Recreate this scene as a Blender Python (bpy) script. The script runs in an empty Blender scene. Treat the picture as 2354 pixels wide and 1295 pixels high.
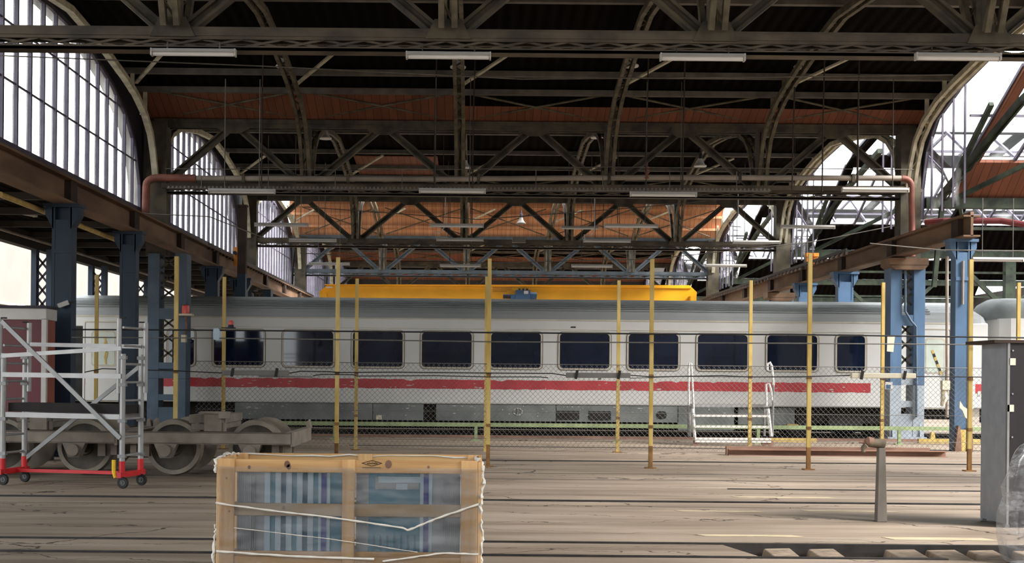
import bpy, math, random
from mathutils import Vector, Matrix
rnd = random.Random(7)
scene = bpy.context.scene
COL = scene.collection
# ---------------------------------------------------------------- camera model (2354 x 1295 frame)
F, VX, VY, CH, RS = 3000.0, 1090.0, 865.0, 1.7, 0.009
RC = math.sqrt(1 - RS * RS)
def W(px, py, Y):
    k = F / Y; dx = px - VX; dy = VY - py
    return Vector(((dx * RC - dy * RS) / k, Y, (dx * RS + dy * RC) / k + CH))
def G(px, py):
    dx = px - VX; dy = VY - py
    return W(px, py, F * CH / -(dx * RS + dy * RC))
cd = bpy.data.cameras.new('camera'); cam = bpy.data.objects.new('camera', cd); COL.objects.link(cam)
cd.sensor_fit = 'HORIZONTAL'; cd.sensor_width = 36.0; cd.lens = 36.0 * F / 2354.0
cd.shift_x = (1177.0 - VX) / 2354.0; cd.shift_y = (VY - 647.5) / 2354.0
cd.clip_end = 400
cam.matrix_world = Matrix(((RC, -RS, 0, 0), (0, 0, -1, 0), (RS, RC, 0, CH), (0, 0, 0, 1)))
scene.camera = cam
# ---------------------------------------------------------------- materials
def hx(h):
    h = h.lstrip('#'); v = [int(h[i:i + 2], 16) / 255 for i in (0, 2, 4)]
    return tuple((c / 12.92 if c <= .04045 else ((c + .055) / 1.055) ** 2.4) for c in v) + (1,)
MATS = {}
def mat(name, col, rough=.7, metal=0., var=.2, scale=3., stretch=(1, 1, 1), col2=None, lo=.35, hi=.65, bump=0., spec=.4, detail=6):
    m = bpy.data.materials.new(name); m.use_nodes = True; nt = m.node_tree; N = nt.nodes; L = nt.links
    b = N['Principled BSDF']; b.inputs['Roughness'].default_value = rough; b.inputs['Metallic'].default_value = metal
    b.inputs['Specular IOR Level'].default_value = spec
    c = hx(col); a = tuple(x * (1 - var) for x in c[:3]) + (1,); z = hx(col2) if col2 else tuple(min(1, x * (1 + var)) for x in c[:3]) + (1,)
    tc = N.new('ShaderNodeTexCoord'); mp = N.new('ShaderNodeMapping'); mp.inputs['Scale'].default_value = stretch
    no = N.new('ShaderNodeTexNoise'); no.inputs['Scale'].default_value = scale; no.inputs['Detail'].default_value = detail
    rp = N.new('ShaderNodeValToRGB'); rp.color_ramp.elements[0].position = lo; rp.color_ramp.elements[1].position = hi
    rp.color_ramp.elements[0].color = a; rp.color_ramp.elements[1].color = z
    L.new(tc.outputs['Object'], mp.inputs['Vector']); L.new(mp.outputs['Vector'], no.inputs['Vector'])
    L.new(no.outputs['Fac'], rp.inputs['Fac']); L.new(rp.outputs['Color'], b.inputs['Base Color'])
    if bump:
        bu = N.new('ShaderNodeBump'); bu.inputs['Strength'].default_value = bump; bu.inputs['Distance'].default_value = .02
        L.new(no.outputs['Fac'], bu.inputs['Height']); L.new(bu.outputs['Normal'], b.inputs['Normal'])
    MATS[name] = m
    return m
def plank(name, c1, c2, width, axis='X', rough=.75, knots=True):
    """boards laid side by side: one tone per board plus grain"""
    m = mat(name, c1, rough, 0, .15, 2.2, (.6, .6, .6) if axis != 'X' else (4, .5, .5))
    nt = m.node_tree; N = nt.nodes; L = nt.links; b = N['Principled BSDF']
    tc = N.new('ShaderNodeTexCoord'); sp = N.new('ShaderNodeSeparateXYZ'); L.new(tc.outputs['Object'], sp.inputs[0])
    mu = N.new('ShaderNodeMath'); mu.operation = 'DIVIDE'; mu.inputs[1].default_value = width; L.new(sp.outputs[axis], mu.inputs[0])
    fl = N.new('ShaderNodeMath'); fl.operation = 'FLOOR'; L.new(mu.outputs[0], fl.inputs[0])
    wn = N.new('ShaderNodeTexWhiteNoise'); wn.noise_dimensions = '1D'; L.new(fl.outputs[0], wn.inputs['W'])
    fr = N.new('ShaderNodeMath'); fr.operation = 'FRACT'; L.new(mu.outputs[0], fr.inputs[0])
    gp = N.new('ShaderNodeMath'); gp.operation = 'GREATER_THAN'; gp.inputs[1].default_value = .06; L.new(fr.outputs[0], gp.inputs[0])
    rp = N.new('ShaderNodeValToRGB'); rp.color_ramp.elements[0].color = hx(c2); rp.color_ramp.elements[1].color = hx(c1)
    L.new(wn.outputs['Value'], rp.inputs['Fac'])
    mx = N.new('ShaderNodeMix'); mx.data_type = 'RGBA'; mx.blend_type = 'MULTIPLY'; mx.inputs['Factor'].default_value = .55
    old = b.inputs['Base Color'].links[0].from_socket
    m2 = N.new('ShaderNodeMix'); m2.data_type = 'RGBA'; m2.inputs['Factor'].default_value = .5
    L.new(old, m2.inputs['A']); L.new(rp.outputs['Color'], m2.inputs['B'])
    m3 = N.new('ShaderNodeMix'); m3.data_type = 'RGBA'; m3.inputs['A'].default_value = tuple(x * .35 for x in hx(c2)[:3]) + (1,)
    L.new(gp.outputs[0], m3.inputs['Factor']); L.new(m2.outputs['Result'], m3.inputs['B'])
    L.new(m3.outputs['Result'], b.inputs['Base Color'])
    return m
def glassy(name, tint, trans, rough_col, gloss=.08, rough=.1):
    """pane: clear share, milky dirty share, a little gloss"""
    m = bpy.data.materials.new(name); m.use_nodes = True; nt = m.node_tree; N = nt.nodes; L = nt.links
    N.remove(N['Principled BSDF']); out = N['Material Output']
    t = N.new('ShaderNodeBsdfTransparent'); t.inputs[0].default_value = hx(tint)
    d = N.new('ShaderNodeBsdfTranslucent'); d.inputs[0].default_value = hx(rough_col)
    g = N.new('ShaderNodeBsdfGlossy'); g.inputs['Roughness'].default_value = rough
    tc = N.new('ShaderNodeTexCoord'); no = N.new('ShaderNodeTexNoise'); no.inputs['Scale'].default_value = .9; no.inputs['Detail'].default_value = 8
    L.new(tc.outputs['Object'], no.inputs['Vector'])
    mr = N.new('ShaderNodeMapRange'); mr.inputs['From Min'].default_value = .35; mr.inputs['From Max'].default_value = .7
    mr.inputs['To Min'].default_value = 1 - trans - .12; mr.inputs['To Max'].default_value = 1 - trans + .18
    L.new(no.outputs['Fac'], mr.inputs['Value'])
    m1 = N.new('ShaderNodeMixShader'); L.new(mr.outputs[0], m1.inputs[0]); L.new(t.outputs[0], m1.inputs[1]); L.new(d.outputs[0], m1.inputs[2])
    m2 = N.new('ShaderNodeMixShader'); m2.inputs[0].default_value = gloss; L.new(m1.outputs[0], m2.inputs[1]); L.new(g.outputs[0], m2.inputs[2])
    L.new(m2.outputs[0], out.inputs['Surface'])
    MATS[name] = m
    return m
# ---------------------------------------------------------------- mesh builder
class MB:
    def __init__(s): s.v = []; s.f = []; s.mi = []
    def add(s, vs, fs, mi=0):
        o = len(s.v); s.v += [Vector(p) for p in vs]; s.f += [tuple(i + o for i in f) for f in fs]; s.mi += [mi] * len(fs); return s
    def hexa(s, p, mi=0):
        return s.add(p, [(0, 3, 2, 1), (4, 5, 6, 7), (0, 1, 5, 4), (1, 2, 6, 5), (2, 3, 7, 6), (3, 0, 4, 7)], mi)
    def box(s, x0, x1, y0, y1, z0, z1, mi=0):
        return s.hexa([(x0, y0, z0), (x1, y0, z0), (x1, y1, z0), (x0, y1, z0), (x0, y0, z1), (x1, y0, z1), (x1, y1, z1), (x0, y1, z1)], mi)
    def bar(s, p, q, w, h, up=(0, 0, 1), mi=0, w2=None, h2=None):
        """beam p->q; w across, h along 'up'"""
        p = Vector(p); q = Vector(q); d = (q - p).normalized(); up = Vector(up)
        if abs(d.dot(up)) > .98: up = Vector((0, 1, 0)) if abs(d.y) < .9 else Vector((1, 0, 0))
        r = d.cross(up).normalized(); u = r.cross(d).normalized()
        w2 = w if w2 is None else w2; h2 = h if h2 is None else h2
        c = lambda o, a, b: [o - r * a / 2 - u * b / 2, o + r * a / 2 - u * b / 2, o + r * a / 2 + u * b / 2, o - r * a / 2 + u * b / 2]
        return s.hexa(c(p, w, h) + c(q, w2, h2), mi)
    def poly(s, pts, w, h, up=(0, 0, 1), mi=0):
        for a, b in zip(pts[:-1], pts[1:]): s.bar(a, b, w, h, up, mi)
        return s
    def tube(s, pts, r, n=8, mi=0, cap=True):
        pts = [Vector(p) for p in pts]; o = len(s.v); prev = None
        for i, p in enumerate(pts):
            d = (pts[min(i + 1, len(pts) - 1)] - pts[max(i - 1, 0)]).normalized()
            if prev is None:
                a = Vector((0, 0, 1)) if abs(d.z) < .9 else Vector((1, 0, 0)); u = d.cross(a).normalized()
            else: u = (prev - d * prev.dot(d)).normalized()
            prev = u; v = d.cross(u); rr = r[i] if isinstance(r, (list, tuple)) else r
            for j in range(n):
                t = 2 * math.pi * j / n; s.v.append(p + u * rr * math.cos(t) + v * rr * math.sin(t))
        m = len(pts)
        for i in range(m - 1):
            for j in range(n):
                k = (j + 1) % n; s.f.append((o + i * n + j, o + i * n + k, o + (i + 1) * n + k, o + (i + 1) * n + j)); s.mi.append(mi)
        if cap:
            s.f.append(tuple(o + j for j in range(n))[::-1]); s.f.append(tuple(o + (m - 1) * n + j for j in range(n))); s.mi += [mi, mi]
        return s
    def lathe(s, c, axis, prof, n=28, mi=0):
        """prof: (along axis, radius)"""
        c = Vector(c); d = Vector(axis).normalized(); a0 = Vector((0, 0, 1)) if abs(d.z) < .9 else Vector((1, 0, 0)); u = d.cross(a0).normalized(); v = d.cross(u)
        o = len(s.v); m = len(prof)
        for a, r in prof:
            for q in range(n): t = 2 * math.pi * q / n; s.v.append(c + d * a + (u * math.cos(t) + v * math.sin(t)) * max(r, 1e-4))
        for i in range(m - 1):
            for q in range(n): k = (q + 1) % n; s.f.append((o + i * n + q, o + i * n + k, o + (i + 1) * n + k, o + (i + 1) * n + q)); s.mi.append(mi)
        if prof[0][1] < .2: s.f.append(tuple(o + q for q in range(n))[::-1]); s.mi.append(mi)
        if prof[-1][1] < .2: s.f.append(tuple(o + (m - 1) * n + q for q in range(n))); s.mi.append(mi)
        return s
    def prism(s, pts, off, mi=0):
        """closed polygon (3-D points) pushed along off"""
        off = Vector(off); n = len(pts); pts = [Vector(p) for p in pts]
        return s.add(pts + [p + off for p in pts], [tuple(range(n))[::-1], tuple(range(n, 2 * n))] + [(i, (i + 1) % n, n + (i + 1) % n, n + i) for i in range(n)], mi)
    def build(s, name, mats, parent=None, smooth=False, bevel=0., loc=None, kind=None):
        if parent is None and loc is None and s.v:
            xs = [v.x for v in s.v]; ys = [v.y for v in s.v]; zs = [v.z for v in s.v]
            loc = ((min(xs) + max(xs)) / 2, (min(ys) + max(ys)) / 2, min(zs))
        org = Vector(loc or (0, 0, 0))
        if parent is not None:
            q = parent; org = Vector((0, 0, 0))
            while q is not None: org = org + q.location; q = q.parent
        me = bpy.data.meshes.new(name)
        me.from_pydata([tuple(v - org) for v in s.v], [], s.f)
        ms = mats if isinstance(mats, (list, tuple)) else [mats]
        for m in ms: me.materials.append(MATS[m] if isinstance(m, str) else m)
        if len(ms) > 1: me.polygons.foreach_set('material_index', s.mi)
        if smooth: me.polygons.foreach_set('use_smooth', [True] * len(me.polygons))
        me.validate(); me.update()
        if smooth: me.set_sharp_from_angle(angle=math.radians(38))
        o = bpy.data.objects.new(name, me); COL.objects.link(o)
        if parent is not None: o.parent = parent
        elif loc: o.location = loc
        if bevel:
            bv = o.modifiers.new('bevel', 'BEVEL'); bv.width = bevel; bv.segments = 2; bv.limit_method = 'ANGLE'
        if kind: o['kind'] = kind
        return o
def thing(name, label, cat, loc=(0, 0, 0), group=None):
    o = bpy.data.objects.new(name, None); COL.objects.link(o); o.location = loc; o.empty_display_size = .2
    o['label'] = label; o['category'] = cat
    if group: o['group'] = group
    return o
def tag(o, label, cat, group=None):
    o['label'] = label; o['category'] = cat
    if group: o['group'] = group
    return o
def dup(root, loc, label, group=None, rotz=None):
    r = root.copy(); COL.objects.link(r); r.location = loc; r['label'] = label
    if rotz is not None: r.rotation_euler = (0, 0, rotz)
    if group: r['group'] = group
    for ch in list(root.children):
        c = ch.copy(); COL.objects.link(c); c.parent = r
        for g in list(ch.children):
            d = g.copy(); COL.objects.link(d); d.parent = c
    return r
def lab(o, t): o['label'] = t; return o
# ---------------------------------------------------------------- palette
mat('truss_steel', '#3f3a34', .75, 0, .35, 2.5, col2='#57503f')
mat('chord_steel', '#4b443b', .75, 0, .3, 3, (.6, 1, 1), col2='#605648')
mat('rib_paint', '#4f4839', .7, 0, .3, 4, col2='#6b624e')
mat('pale_rib', '#b9b39c', .7, 0, .25, 4)
mat('blue_grey_steel', '#4a5258', .65, 0, .2, 3)
mat('purlin', '#625d56', .75, 0, .25, 3)
mat('green_steel', '#272e26', .75, 0, .35, 3, col2='#3c4636')
mat('dark_frame', '#2b2833', .7, 0, .3, 2)
mat('mullion', '#55505f', .6, 0, .2, 3)
mat('crane_beam', '#664d3a', .8, 0, .35, 1.5, (1, .3, 1), col2='#7d624b')
mat('dark_stiffener', '#33251d', .85, 0, .3, 3)
mat('rail_dark', '#33302e', .55, .4, .3, 5)
mat('blue_paint', '#486380', .5, 0, .18, 2, (1, 1, .4))
mat('navy_shaded_blue', '#182c3e', .55, 0, .22, 2, (1, 1, .4))  # column blue darkened here to carry the shade on the left side
mat('slate_paint', '#4a5b6b', .6, 0, .18, 2)
mat('pale_blue_paint', '#8e979f', .6, 0, .12, 2)
mat('pipe_grey', '#8d8378', .6, 0, .25, 2, (.5, 1, 1))
mat('pipe_rust', '#7b4a3d', .65, 0, .25, 3)
mat('pipe_red', '#6d2f30', .6, 0, .25, 2)
mat('coach_white', '#cbcbc7', .42, 0, .05, .8, (.6, 1, 1))
mat('coach_red', '#b1363c', .45, 0, .12, 2)
mat('coach_roof', '#8b8f8f', .5, 0, .12, 1.2, (.35, 1, 1))
mat('coach_skirt', '#6c716f', .6, 0, .2, 1.5, col2='#7d8280')
mat('coach_frame', '#b9b2a2', .45, 0, .1, 4)
mat('chipped', '#b9bab4', .8, 0, .2, 5)
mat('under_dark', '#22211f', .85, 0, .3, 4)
mat('wheel_dark', '#45403a', .65, .1, .35, 3, col2='#575045')
mat('wheel_rim', '#7d7466', .5, .1, .2, 4)
mat('frame_grey', '#7a7166', .8, 0, .22, 2.5, col2='#8b8175')
mat('post_yellow', '#c2a355', .55, 0, .2, 6, (1, 1, .3), col2='#cdb46f')
mat('post_rust', '#7d5a30', .75, 0, .3, 6)
mat('wire', '#6f6d69', .5, .3, .1, 4)
mat('cable_black', '#1f1f20', .6, 0, .1, 4)
mat('tray_grey', '#6d6a66', .65, 0, .1, 3)
mat('white_enamel', '#b9b6b1', .4, 0, .06, 3)
mat('lamp_white', '#d6d4d0', .35, 0, .03, 3)
mat('crane_yellow', '#e3a313', .45, 0, .06, 1)
mat('motor_blue', '#2b4a6b', .5, 0, .15, 4)
mat('wood_pine', '#c89a63', .65, 0, .18, 1.4, (.6, 6, 14), col2='#d3a973')
mat('wood_pine_post', '#cf9f68', .65, 0, .15, 1.4, (12, 6, .6), col2='#d8ae79')
mat('wood_grey', '#a58a68', .7, 0, .15, 1.6, (.6, 6, 12))
mat('alu', '#9b9b9a', .4, .3, .08, 5)
mat('alu_dull', '#858585', .45, .3, .1, 5)
mat('red_paint', '#c02027', .4, 0, .1, 4)
mat('yellow_plastic', '#e2b921', .45, 0, .06, 4)
mat('rubber', '#1c1b1b', .7, 0, .15, 5)
mat('platform_black', '#241f1f', .85, 0, .2, 4)
mat('maroon', '#5b1f25', .5, 0, .12, 1.5, (1, 1, .4))
mat('brick_red', '#8a4433', .6, 0, .12, 2)
mat('galvanised', '#a3a7ac', .45, .5, .14, 6, col2='#8d9298')
mat('cabinet_black', '#1d181b', .45, 0, .15, 3)
mat('vise_post', '#6b645c', .65, .1, .2, 6, (1, 1, .4))
mat('vise_iron', '#5d5142', .75, 0, .3, 8, col2='#6d6250')
mat('rust_steel', '#7b5a4b', .8, 0, .25, 4, (.3, 1, 1), col2='#8d6d5c')
mat('green_bar', '#8a9a70', .6, 0, .15, 3)
mat('orange_paint', '#d9852a', .5, 0, .12, 4)
mat('signal_red', '#d24a3e', .25, 0, .1, 4)
mat('render_white', '#75706a', .85, 0, .06, .7)
mat('wall_grey', '#8a8580', .85, 0, .15, .8)
mat('wall_dark', '#3a3531', .85, 0, .2, 1)
mat('yellow_mark', '#b3a488', .75, 0, .12, 4)
mat('concrete_block', '#8a7a69', .9, 0, .25, 9, bump=.3)
mat('tape_blue', '#2f3d7a', .5, 0, .1, 6)
mat('teal_pack', '#3f7488', .45, 0, .08, 2)
mat('teal_dark', '#28566a', .45, 0, .1, 2)
mat('pack_grey', '#85888c', .5, 0, .08, 3)
mat('pack_dark', '#75777c', .6, 0, .1, 3)
mat('pack_white', '#9fb2be', .4, 0, .05, 3)
mat('strap_white', '#d8d2c8', .4, 0, .06, 12)
mat('ink', '#2a2620', .8, 0, .05, 3)
mat('sign_cream', '#cfc7b1', .6, 0, .06, 3)
mat('door_pale', '#bcc4b8', .3, 0, .08, 2)
plank('roof_boards', '#d39a70', '#b3764f', .22)
plank('roof_boards_dark', '#83503a', '#61392a', .22)  # darker board tone, used outside the fifth bay
# corrugated dark underside of the roof
def corr(name, c1, c2, period):
    m = mat(name, c1, 1.0, 0, .3, .5, spec=.03); nt = m.node_tree; N = nt.nodes; L = nt.links; b = N['Principled BSDF']
    wv = N.new('ShaderNodeTexWave'); wv.inputs['Scale'].default_value = .314 / period * 1.0; wv.inputs['Distortion'].default_value = 0
    tc = N.new('ShaderNodeTexCoord'); L.new(tc.outputs['Object'], wv.inputs['Vector'])
    rp = N.new('ShaderNodeValToRGB'); rp.color_ramp.elements[0].color = hx(c1); rp.color_ramp.elements[1].color = hx(c2)
    L.new(wv.outputs['Fac'], rp.inputs['Fac']); L.new(rp.outputs['Color'], b.inputs['Base Color'])
    bu = N.new('ShaderNodeBump'); bu.inputs['Distance'].default_value = .04; L.new(wv.outputs['Fac'], bu.inputs['Height']); L.new(bu.outputs['Normal'], b.inputs['Normal'])
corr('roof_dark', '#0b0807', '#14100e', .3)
glassy('arch_glass', '#fafbfc', .78, '#f0ece2')
glassy('clear_glass', '#ffffff', 1.06, '#f4f4f0', .03)
mat('roof_covering', '#b9bcbd', .6, 0, .1, .5)
glassy('sky_glass', '#ffffff', .93, '#f4f4f0', .04)
def pane_mat(name, col, gl=.25, rough=.04):
    m = mat(name, col, rough, 0, .25, 1.2, spec=.5); return m
pane_mat('coach_glass', '#101a2e')
def film(name, lo=.02, hi=.22, f0=.42, f1=.75):
    m = bpy.data.materials.new(name); m.use_nodes = True; nt = m.node_tree; N = nt.nodes; L = nt.links
    N.remove(N['Principled BSDF']); out = N['Material Output']
    t = N.new('ShaderNodeBsdfTransparent'); t.inputs[0].default_value = (.96, .97, .98, 1)
    d = N.new('ShaderNodeBsdfDiffuse'); d.inputs[0].default_value = (.75, .76, .78, 1)
    g = N.new('ShaderNodeBsdfGlossy'); g.inputs['Roughness'].default_value = .12
    tc = N.new('ShaderNodeTexCoord'); mp = N.new('ShaderNodeMapping'); mp.inputs['Scale'].default_value = (1.2, 1.2, 5)
    mp.inputs['Rotation'].default_value = (0, .35, 0)
    no = N.new('ShaderNodeTexNoise'); no.inputs['Scale'].default_value = 2.2; no.inputs['Detail'].default_value = 9; no.inputs['Roughness'].default_value = .65
    L.new(tc.outputs['Object'], mp.inputs[0]); L.new(mp.outputs[0], no.inputs['Vector'])
    bu = N.new('ShaderNodeBump'); bu.inputs['Strength'].default_value = .6; bu.inputs['Distance'].default_value = .05
    L.new(no.outputs['Fac'], bu.inputs['Height']); L.new(bu.outputs[0], g.inputs['Normal'])
    mr = N.new('ShaderNodeMapRange'); mr.inputs['From Min'].default_value = f0; mr.inputs['From Max'].default_value = f1
    mr.inputs['To Min'].default_value = lo; mr.inputs['To Max'].default_value = hi; L.new(no.outputs['Fac'], mr.inputs[0])
    m1 = N.new('ShaderNodeMixShader'); L.new(mr.outputs[0], m1.inputs[0]); L.new(t.outputs[0], m1.inputs[1]); L.new(d.outputs[0], m1.inputs[2])
    fr = N.new('ShaderNodeFresnel'); fr.inputs[0].default_value = 1.4
    m2 = N.new('ShaderNodeMixShader'); L.new(fr.outputs[0], m2.inputs[0]); L.new(m1.outputs[0], m2.inputs[1]); L.new(g.outputs[0], m2.inputs[2])
    L.new(m2.outputs[0], out.inputs['Surface']); MATS[name] = m
film('plastic_film')
film('plastic_cover', .1, .62, .42, .68)
# floor: worn wood-block and concrete paving, streaked along the tracks
def floor_mat():
    m = mat('floor_paving', '#8a7a69', .75, 0, .2, 1.1, (.35, 1.6, 1), col2='#9d8e7e', bump=.12)
    nt = m.node_tree; N = nt.nodes; L = nt.links; b = N['Principled BSDF']
    old = b.inputs['Base Color'].links[0].from_socket
    tc = N.new('ShaderNodeTexCoord'); mp = N.new('ShaderNodeMapping'); mp.inputs['Scale'].default_value = (.12, 2.2, 1)
    no = N.new('ShaderNodeTexNoise'); no.inputs['Scale'].default_value = 2.0; no.inputs['Detail'].default_value = 7; no.inputs['Roughness'].default_value = .62
    L.new(tc.outputs['Object'], mp.inputs[0]); L.new(mp.outputs[0], no.inputs['Vector'])
    rp = N.new('ShaderNodeValToRGB'); e = rp.color_ramp.elements; e[0].position = .36; e[0].color = (.55, .5, .44, 1); e[1].position = .5; e[1].color = (1, 1, 1, 1)
    L.new(no.outputs['Fac'], rp.inputs['Fac'])
    mx = N.new('ShaderNodeMix'); mx.data_type = 'RGBA'; mx.blend_type = 'MULTIPLY'; mx.inputs['Factor'].default_value = .55
    L.new(old, mx.inputs['A']); L.new(rp.outputs['Color'], mx.inputs['B'])
    # thin crooked cracks
    vo = N.new('ShaderNodeTexVoronoi'); vo.feature = 'DISTANCE_TO_EDGE'; vo.inputs['Scale'].default_value = .55
    mp2 = N.new('ShaderNodeMapping'); mp2.inputs['Scale'].default_value = (.45, 1.5, 1)
    n2 = N.new('ShaderNodeTexNoise'); n2.inputs['Scale'].default_value = 1.3; n2.inputs['Detail'].default_value = 6
    ad = N.new('ShaderNodeVectorMath'); ad.operation = 'ADD'
    L.new(tc.outputs['Object'], n2.inputs['Vector']); L.new(tc.outputs['Object'], ad.inputs[0]); L.new(n2.outputs['Color'], ad.inputs[1])
    L.new(ad.outputs[0], mp2.inputs[0]); L.new(mp2.outputs[0], vo.inputs['Vector'])
    lt = N.new('ShaderNodeMath'); lt.operation = 'LESS_THAN'; lt.inputs[1].default_value = .006; L.new(vo.outputs['Distance'], lt.inputs[0])
    m3 = N.new('ShaderNodeMix'); m3.data_type = 'RGBA'; m3.inputs['B'].default_value = hx('#41362c'); L.new(lt.outputs[0], m3.inputs['Factor'])
    L.new(mx.outputs['Result'], m3.inputs['A']); L.new(m3.outputs['Result'], b.inputs['Base Color'])
floor_mat()
mat('groove_dark', '#2a2420', .85, 0, .3, 5)
# ================================================================ THE HALL
ZA = [-12.0, 4.2, 20.3, 36.4, 51.3, 66.2, 81.1, 96.0]      # truss lines (distance from the camera)
XN = [-8.8, -4.7, -.45, 3.68, 7.9, 12.0]                    # truss panel points
XL, XR = -9.3, 12.4
PROF = [(0, 8.75), (.8, 9.06), (1.5, 9.38), (2.5, 9.55), (4.5, 9.72), (7.75, 9.98)]
ARCH = [(.35, 6.2), (.38, 6.9), (.9, 7.9), (1.8, 8.5), (3.2, 9.05), (4.9, 9.42), (6.4, 9.6), (8.05, 9.66)]
ARCHR = [(.1, 6.2), (.14, 7.0), (.5, 8.0), (1.3, 8.72), (3.0, 9.22), (4.9, 9.52), (8.05, 9.75)]
RIB = [(.3, 7.05), (.62, 7.7), (.95, 8.2), (1.6, 8.62), (2.6, 8.95), (3.7, 9.15), (5.7, 9.42), (8.0, 9.6)]
def interp(tab, d):
    if d <= tab[0][0]: return tab[0][1]
    for (a, b), (c, e) in zip(tab[:-1], tab[1:]):
        if d <= c: return b + (e - b) * (d - a) / (c - a)
    return tab[-1][1]
def bay_curve(tab, y0, y1):
    """full arch across a bay from the half table"""
    m = (y0 + y1) / 2; h = (y1 - y0) / 2
    left = [(y0 + d * h / 8.05, z) for d, z in tab if d < 8.0]
    right = [(y1 - d * h / 8.05, z) for d, z in tab if d < 8.0][::-1]
    return left + [(m, tab[-1][1])] + right
def nsides(i): return i
# ---------------- floor: strips between the track grooves
GRO = [(12.32, 12.42), (13.32, 13.42), (17.12, 17.2), (17.78, 18.06), (19.95, 20.05), (21.62, 21.72), (22.94, 23.06), (26.25, 26.5), (31.4, 31.55), (34.55, 35.05), (35.3, 35.92), (36.85, 41.5)]
fl = MB(); y = -14.0
X0, X1 = -34.0, 36.0
def strip(y0, y1):
    # the open pit between the two nearest rails, right of x = 2.5
    if abs(y0 - 12.42) < .01:
        fl.box(X0, 2.55, y0, y1, -.3, 0); fl.hexa([(2.55, y0, -.3), (2.75, y0, -.3), (2.55, y1, -.3), (2.549, y1, -.3), (2.55, y0, 0), (2.75, y0, 0), (2.55, y1, 0), (2.549, y1, 0)])
        fl.box(2.549, X1, y0, y1, -.3, -.16)
    else: fl.box(X0, X1, y0, y1, -.3, 0)
for a, b in GRO:
    strip(y, a); fl.box(X0, X1, a, b, -.3, -.07, 1); y = b
strip(y, 112.0)
floor = fl.build('floor', ['floor_paving', 'groove_dark'], kind='structure')
for px, py, w, h in [(1720, 1232, 205, .05), (2154, 1239, 215, .07), (1800, 1144, 210, .05), (1650, 1176, 170, .04), (1950, 1176, 190, .04)]:
    p = G(px, py); k = F / p.y; ww = w / k
    MB().prism([(p.x - ww / 2, p.y - h * 2, .002), (p.x + ww / 2 + .1, p.y - h * 2.2, .002), (p.x + ww / 2, p.y + h, .002), (p.x - ww / 2 - .08, p.y + h, .002)], (0, 0, .003)).build('painted_mark', 'yellow_mark', floor)
# rubble and blocks in the pit
for i in range(9):
    x = 2.95 + i * .42 + rnd.uniform(-.05, .05); w = rnd.uniform(.3, .4)
    if i == 2: continue
    MB().hexa([(x, 12.5, -.16), (x + w, 12.47, -.16), (x + w, 13.28, -.16), (x, 13.3, -.16), (x + .02, 12.58, -.05), (x + w - .03, 12.55, -.06), (x + w - .02, 13.27, -.02), (x + .03, 13.29, -.03)]).build('pit_block', 'concrete_block', floor, bevel=.015)
# rails set in the grooves
RL = [(12.37, -12, 4.5, 'worn floor rail closest to the camera, on the near lip of the open pit'),
      (13.37, -12, 12, 'worn steel rail along the far lip of the open pit at the front right'),
      (17.9, -14, 14, 'broad dark rail across the floor just beyond the wooden crate'),
      (20.0, 3.9, 14, 'short stretch of dark rail across the floor between vise post and near fence'),
      (21.67, -14, 14, 'rail carrying the near wheels of the two wheel bogies'),
      (23.0, -14, 14, 'rail carrying the far wheels of the two wheel bogies'),
      (26.38, -14, 16, 'dark rail across the floor between the near and far rows of yellow posts'),
      (38.52, -14, 34, 'near running rail under the coach'), (40.0, -14, 34, 'far running rail under the coach'),
      (31.48, -3, 16, 'thin rail just behind the far row of yellow posts')]
for yy, xa, xb, lb in RL:
    m = MB(); m.box(xa, xb, yy - .035, yy + .035, -.07, 0 if 'wheels' in lb or 'coach' in lb else .012).box(xa, xb, yy - .05, yy + .05, -.07, -.045)
    tag(m.build('steel_rail', 'rail_dark', loc=(0, yy, 0)), lb, 'rail')
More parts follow.
